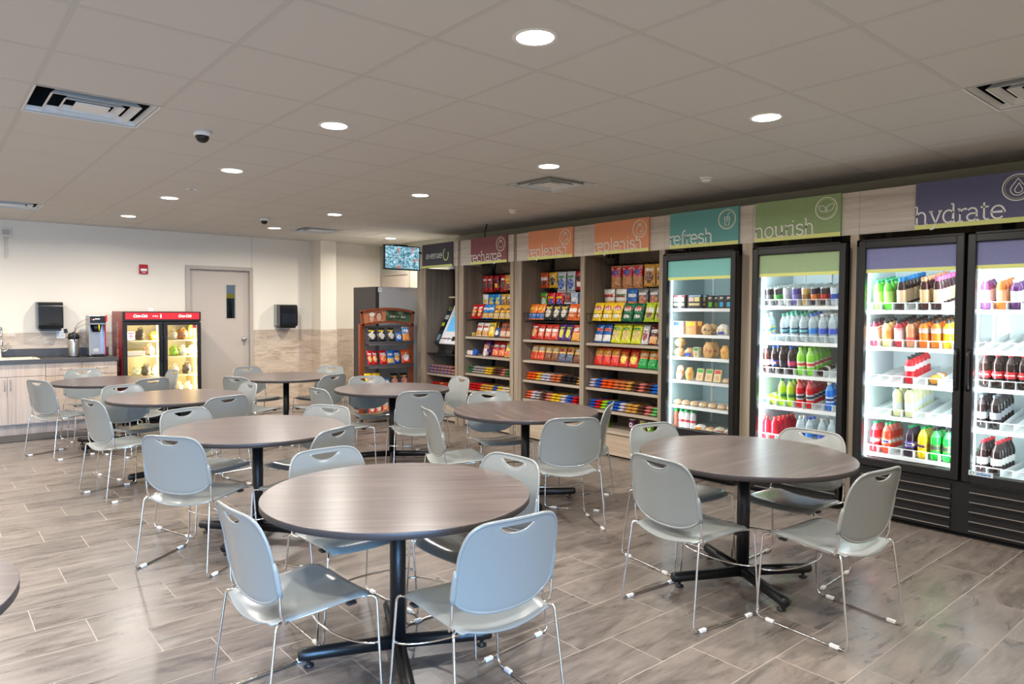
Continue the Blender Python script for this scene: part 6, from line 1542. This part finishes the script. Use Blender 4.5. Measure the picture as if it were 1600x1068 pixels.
for dz in (0, -.06): 
    hs = MB().tube(bez([(1.739, 10.84+dz*.4, CT1+.50+dz), (1.70, 10.84, CT1+.49+dz), (1.62, 10.90, CT1+.42+dz*.6), (1.60-dz*.3, 11.02, CT1+.24)], 6, .06), .006, mat('hose_clear', rgb(190, 180, 170), .4), 6).build('water_hose')
    tag(hs, ('upper' if dz == 0 else 'lower')+' clear water hose curving from coffee brewer to wall', 'hose', 'brewer hoses')
MB().tube(bez([(.09, .12, .012), (.14, .16, .008), (.18, .2, .008), (.195, .29, .03)], 5, .03), .006, M_['black'], 6).build('power_cord', brew)
fm = MB().box((-1.2, 9.985, 0.0005), (2.02, 10.46, .012), mat('mat_grey', rgb(62, 58, 58), .9), bev=.004).build('floor_mat'); tag(fm, 'long dark grey floor mat along the sink cabinets', 'floor mat')
nt = NT(_m['mat_grey']); nt.base(nt.ramp(nt.noise(nt.co('Object'), 260, 3), [(.35, rgb(48, 45, 46)), (.65, rgb(80, 76, 75))]))
# ------------------------------------------------------------------ vending machine seen from the side
t_ = thing('vending_machine', 'tall grey sided vending machine standing beyond the snack rack', 'vending machine', (0, 0, 0))
VX0, VX1, VY0, VY1, VZ = 5.13, 6.02, 9.02, 9.70, 1.93
vg = mat('vending_grey', rgb(186, 183, 179), .4); vd = mat('vending_dark', rgb(56, 50, 48), .45)
MB().box((VX0+.06, VY0, .06), (VX1, VY1, VZ), vg).build('cabinet', t_)
MB().box((VX0, VY0+.004, .06), (VX0+.058, VY1, VZ), vd, bev=.004).build('front_door', t_)
mb = MB()
for k in range(6): mb.cyl((VX0+.1+k*.15, VY0, VZ-.012), (VX0+.1+k*.15, VY0-.003, VZ-.012), .006, vd, 8)
mb.build('rivets', t_)
for x in (VX0+.1, VX1-.14):
    for y in (VY0+.06, VY1-.1): MB().box((x, y, 0), (x+.05, y+.05, .06), M_['black']).build('leg', t_)
st = thing('paper_tag', 'small white paper tag at top of grey vending machine side', 'tag', (5.20, VY0-.001, 1.885))
MB().box((-.032, -.001, -.032), (.032, .001, .032), M_['white']).build('tag_sheet', st); MB().box((-.008, -.002, -.004), (.012, -.0008, .012), gl((150, 170, 170))).build('printed_mark', st)
# ------------------------------------------------------------------ wooden snack rack
t_ = thing('snack_rack', 'reddish wood snack rack with arched photo header', 'snack rack', (0, 0, 0))
px0, px1, yb = 4.79, 5.61, 8.84
for x in (px0, px1):
    MB().box((x-.045, yb-.03, .10), (x+.045, yb, 1.39), CHERRY, bev=.012).build('post', t_)
    MB().lathe([(.02, 0), (.02, .03), (.008, .035), (.008, .10)], M_['black'], 12, loc=(x, yb-.015, 0)).build('caster', t_)
RKG = mat('rack_grey', rgb(84, 80, 78), .5)
def curve_shelf(z, dep):
    pts = []; n = 16; a, b = px0+.04, px1-.04
    for k in range(n+1):
        u = k/n*2-1; pts.append(((a+b)/2+u*(b-a)/2, yb-.16-dep*(1-u*u)))
    poly = pts+[(b, yb-.001), (a, yb-.001)]
    mb = MB(); mb.prism(poly, 2, z-.012, z, RKG)
    # raised lip along the curved front
    L = [(p[0], p[1], z-.04) for p in pts]+[(p[0], p[1], z+.012) for p in pts]+[(p[0], p[1]+.006, z-.04) for p in pts]+[(p[0], p[1]+.006, z+.012) for p in pts]; m = n+1
    fs = []
    for i in range(n): fs += [(i, i+1, m+i+1, m+i), (2*m+i, 2*m+i+1, 3*m+i+1, 3*m+i), (m+i, m+i+1, 3*m+i+1, 3*m+i), (i, i+1, 2*m+i+1, 2*m+i)]
    mb.add(L, fs, RKG); mb.build('curved_shelf', t_)
for z, dp in ((1.13, .07), (.805, .07), (.475, .07), (.11, .12)): curve_shelf(z, dp)
MB().box((px0+.04, yb+.001, .14), (px1-.04, yb+.008, 1.36), mat('rack_back_clear', rgb(120, 120, 122), .2, alpha=.35)).build('back_sheet', t_)
MB().box((px0+.04, yb-.02, 1.335), (px1-.04, yb, 1.36), RKG).build('top_bar', t_)
# arched header
hc, hw2 = (px0+px1)/2, .425
def arch(u, z): return (hc+u*hw2*(1+.06*(z-1.36)/.22*1), z+.05*(1-u*u))
def band(z0, z1, u0=-1, u1=1, n=18): return [arch(u0+(u1-u0)*k/n, z1) for k in range(n+1)]+[arch(u1-(u1-u0)*k/n, z0) for k in range(n+1)]
yh = yb-.035
hd = MB().prism(band(1.352, 1.385), 1, yh-.025, yh, CHERRY).prism(band(1.535, 1.572), 1, yh-.025, yh, CHERRY).prism(band(1.36, 1.56, -1, -.915, 2), 1, yh-.025, yh, CHERRY).prism(band(1.36, 1.56, .915, 1, 2), 1, yh-.025, yh, CHERRY).build('header_frame', t_)
PG = mat('poster_green', rgb(66, 84, 56), .5); tt = NT(PG); tt.base(tt.ramp(tt.noise(tt.co('Object', (6, 6, 9)), 1, 4), [(.35, rgb(34, 44, 32)), (.5, rgb(74, 92, 60)), (.66, rgb(120, 132, 96))]))
ps = MB().prism(band(1.384, 1.536, -.92, .92), 1, yh-.008, yh-.004, PG).build('header_poster', t_)
def ell(mb, cx, cz, rx, rz, m, y, n=22, a0=0, a1=360): mb.prism([(cx+rx*math.cos(rad(a0+(a1-a0)*i/n)), cz+rz*math.sin(rad(a0+(a1-a0)*i/n))) for i in range(n)], 1, y-.0006, y, m)
SKN, SKN2, HR1, HR2, CAPW = gl((222, 168, 140)), gl((206, 146, 116)), gl((120, 72, 40)), gl((60, 34, 24)), gl((226, 220, 206))
mb = MB(); y = yh-.0085
bx0, bx1 = arch(-.92, 1.4)[0], arch(-.08, 1.4)[0]
mb.prism([arch(-.92, 1.384), arch(-.5, 1.384), arch(-.08, 1.384), arch(-.08, 1.536), arch(-.5, 1.536), arch(-.92, 1.536)], 1, y-.0006, y, gl((186, 120, 84)))
f1, f2 = hc-.262, hc-.145
mb.build('poster_photo', ps)
mb = MB(); ell(mb, f1, 1.475, .05, .068, HR1, y-.001); ell(mb, f1, 1.468, .038, .056, SKN, y-.0016); ell(mb, f1+.004, 1.525, .044, .028, CAPW, y-.0022); ell(mb, f1-.013, 1.486, .005, .003, HR2, y-.0024); ell(mb, f1+.017, 1.486, .005, .003, HR2, y-.0024); ell(mb, f1+.002, 1.45, .019, .013, gl((150, 50, 50)), y-.0024, a0=180, a1=360); ell(mb, f1+.002, 1.449, .015, .005, gl(W_), y-.003, a0=180, a1=360); ell(mb, f1+.002, 1.47, .005, .007, SKN2, y-.0024)
mb.build('printed_portrait', ps)
mb = MB(); ell(mb, f2, 1.50, .054, .062, HR2, y-.001); ell(mb, f2, 1.492, .042, .056, SKN, y-.0016); ell(mb, f2-.015, 1.508, .005, .003, HR2, y-.0024); ell(mb, f2+.015, 1.508, .005, .003, HR2, y-.0024); ell(mb, f2, 1.474, .02, .011, gl((170, 70, 66)), y-.0024, a0=180, a1=360); ell(mb, f2, 1.473, .017, .006, gl(W_), y-.003, a0=180, a1=360); ell(mb, f2, 1.492, .005, .007, SKN2, y-.0024); mb.box((f2-.018, y-.0016, 1.41), (f2+.018, y-.001, 1.45), SKN2); ell(mb, f2+.055, 1.418, .04, .022, gl((160, 206, 190)), y-.0032, a0=0, a1=180)
mb.build('printed_portrait', ps)
text_obj('Grab', .05, gl(W_), ps, (hc+.075, yh-.010, 1.497), (PI/2, 0, 0), shear=.35, width=.9)
text_obj('Some', .018, gl(W_), ps, (hc+.16, yh-.010, 1.495), (PI/2, 0, 0))
text_obj('Fun!', .05, gl(W_), ps, (hc+.255, yh-.010, 1.487), (PI/2, 0, 0), shear=.35, width=.9)
# ------------------------------------------------------------------ monitor
t_ = thing('security_monitor', 'flat monitor showing security camera views beside avenue sign', 'monitor', (5.325, 8.62, 2.335), rad(2))
MB().box((-.305, -.02, -.175), (.305, .03, .175), M_['black'], bev=.006).build('casing', t_)
SC = mat('monitor_picture', (.4, .6, .7), .3); tt = NT(SC)
cc = tt.co('Object', (1, 1, 1)); sp_ = tt.n('ShaderNodeSeparateXYZ'); tt.l(cc, sp_.inputs[0])
nn = tt.noise(tt.co('Object', (26, 1, 30)), 1, 5, .7, 1.5); n2 = tt.noise(tt.co('Object', (9, 1, 12), loc=(4, 2, 1)), 1, 2)
colr = tt.ramp(nn, [(.33, rgb(16, 34, 44)), (.45, rgb(70, 116, 136)), (.53, rgb(140, 196, 214)), (.64, rgb(224, 246, 250))])
colr = tt.mix(tt.math('MULTIPLY', tt.math('GREATER_THAN', n2, .62), .8), colr, rgb(190, 110, 90))
q = tt.math('LESS_THAN', tt.math('ABSOLUTE', tt.math('SUBTRACT', sp_.outputs[0], .02)), .003)
q2 = tt.math('LESS_THAN', tt.math('ABSOLUTE', tt.math('ADD', sp_.outputs[2], .01)), .002)
colr = tt.mix(tt.math('MAXIMUM', q, q2), colr, (.01, .01, .01))
tt.base((0.0, 0, 0)) if False else None
tt.l(colr, tt.b.inputs['Emission Color']); tt.b.inputs['Emission Strength'].default_value = 1.15; tt.b.inputs['Base Color'].default_value = (.01, .01, .01, 1)
MB().box((-.287, -.0215, -.155), (.287, -.0195, .16), SC).build('screen', t_)
MB().box((-.05, .03, -.05), (.05, .055, .05), M_['black']).cyl((0, .05, .1), (.41, .11, .1), .016, M_['black'], 12).box((-.1, .03, .165), (.12, .05, .19), M_['black']).build('wall_arm', t_)
MB().box((.27, -.0225, -.17), (.285, -.0205, -.162), mat('power_led', rgb(60, 110, 220), .4, emit=1.5)).build('power_light', t_)
# ------------------------------------------------------------------ pay kiosk
t_ = thing('pay_kiosk', 'tilted white self checkout kiosk with blue screen', 'kiosk', (5.90, 8.63, .9635), -PI/2)
TL = Matrix.Translation((0, 0, .13)) @ Matrix.Rotation(rad(-27), 4, 'X')
MB().prism([(-.05, 0), (.30, 0), (.26, .03), (.12, .05), (.08, .22), (.02, .22), (-.02, .05)], 0, .14, .50, M_['black']).build('stand', t_)
MB().box((.13, -.02, 0), (.64, .05, .64), mat('kiosk_white', rgb(224, 226, 228), .35), tf=TL, bev=.012).build('body', t_)
MB().box((0, -.015, .0), (.13, .045, .64), mat('kiosk_navy', rgb(34, 46, 58), .35), tf=TL, bev=.008).build('side_module', t_)
KS = mat('kiosk_screen', rgb(90, 160, 206), .2, emit=.55); MB().box((.20, -.0225, .20), (.60, -.019, .59), KS, tf=TL).build('screen', t_)
mb = MB(); ribbon(mb, arc(0, 0, .03, .035, 105, 385, 20), .009, LIMEC); o = mb.build('lime_ring_logo', t_); o.matrix_basis = TL @ Matrix.Translation((.065, -.017, .58))
mb = MB(); ribbon(mb, arc(0, 0, .05, .06, 105, 385, 20), .012, LIMEC); o = mb.build('lime_ring_logo', t_); o.matrix_basis = TL @ Matrix.Translation((.25, -.0235, .50))
MB().box((.02, -.0165, .40), (.11, -.0145, .47), gl((190, 194, 196)), tf=TL).build('instruction_label', t_)
MB().box((.025, -.03, .22), (.105, -.0145, .34), M_['black'], tf=TL, bev=.004).box((.035, -.032, .28), (.10, -.029, .335), gl(LIM), tf=TL).build('card_reader', t_)
MB().box((.03, -.0165, .05), (.10, -.0145, .15), gl((120, 140, 156)), tf=TL).build('instruction_label', t_)
MB().box((.23, -.0235, .07), (.26, -.02, .095), gl((190, 50, 50)), tf=TL).box((.32, -.0235, .06), (.34, -.02, .10), gl((50, 90, 170)), tf=TL).build('icon_labels', t_)
MB().box((.42, -.026, .05), (.50, -.02, .12), M_['black'], tf=TL, bev=.003).build('scanner', t_)
cb = MB().tube(bez([(5.80, 7.3, ZFT), (5.79, 7.3, ZFT+.08), (5.80, 7.26, CEIL-.002)], 5, .05), .008, M_['black'], 6).build('ceiling_cable'); tag(cb, 'black cable rising from recharge fascia into ceiling', 'cable')
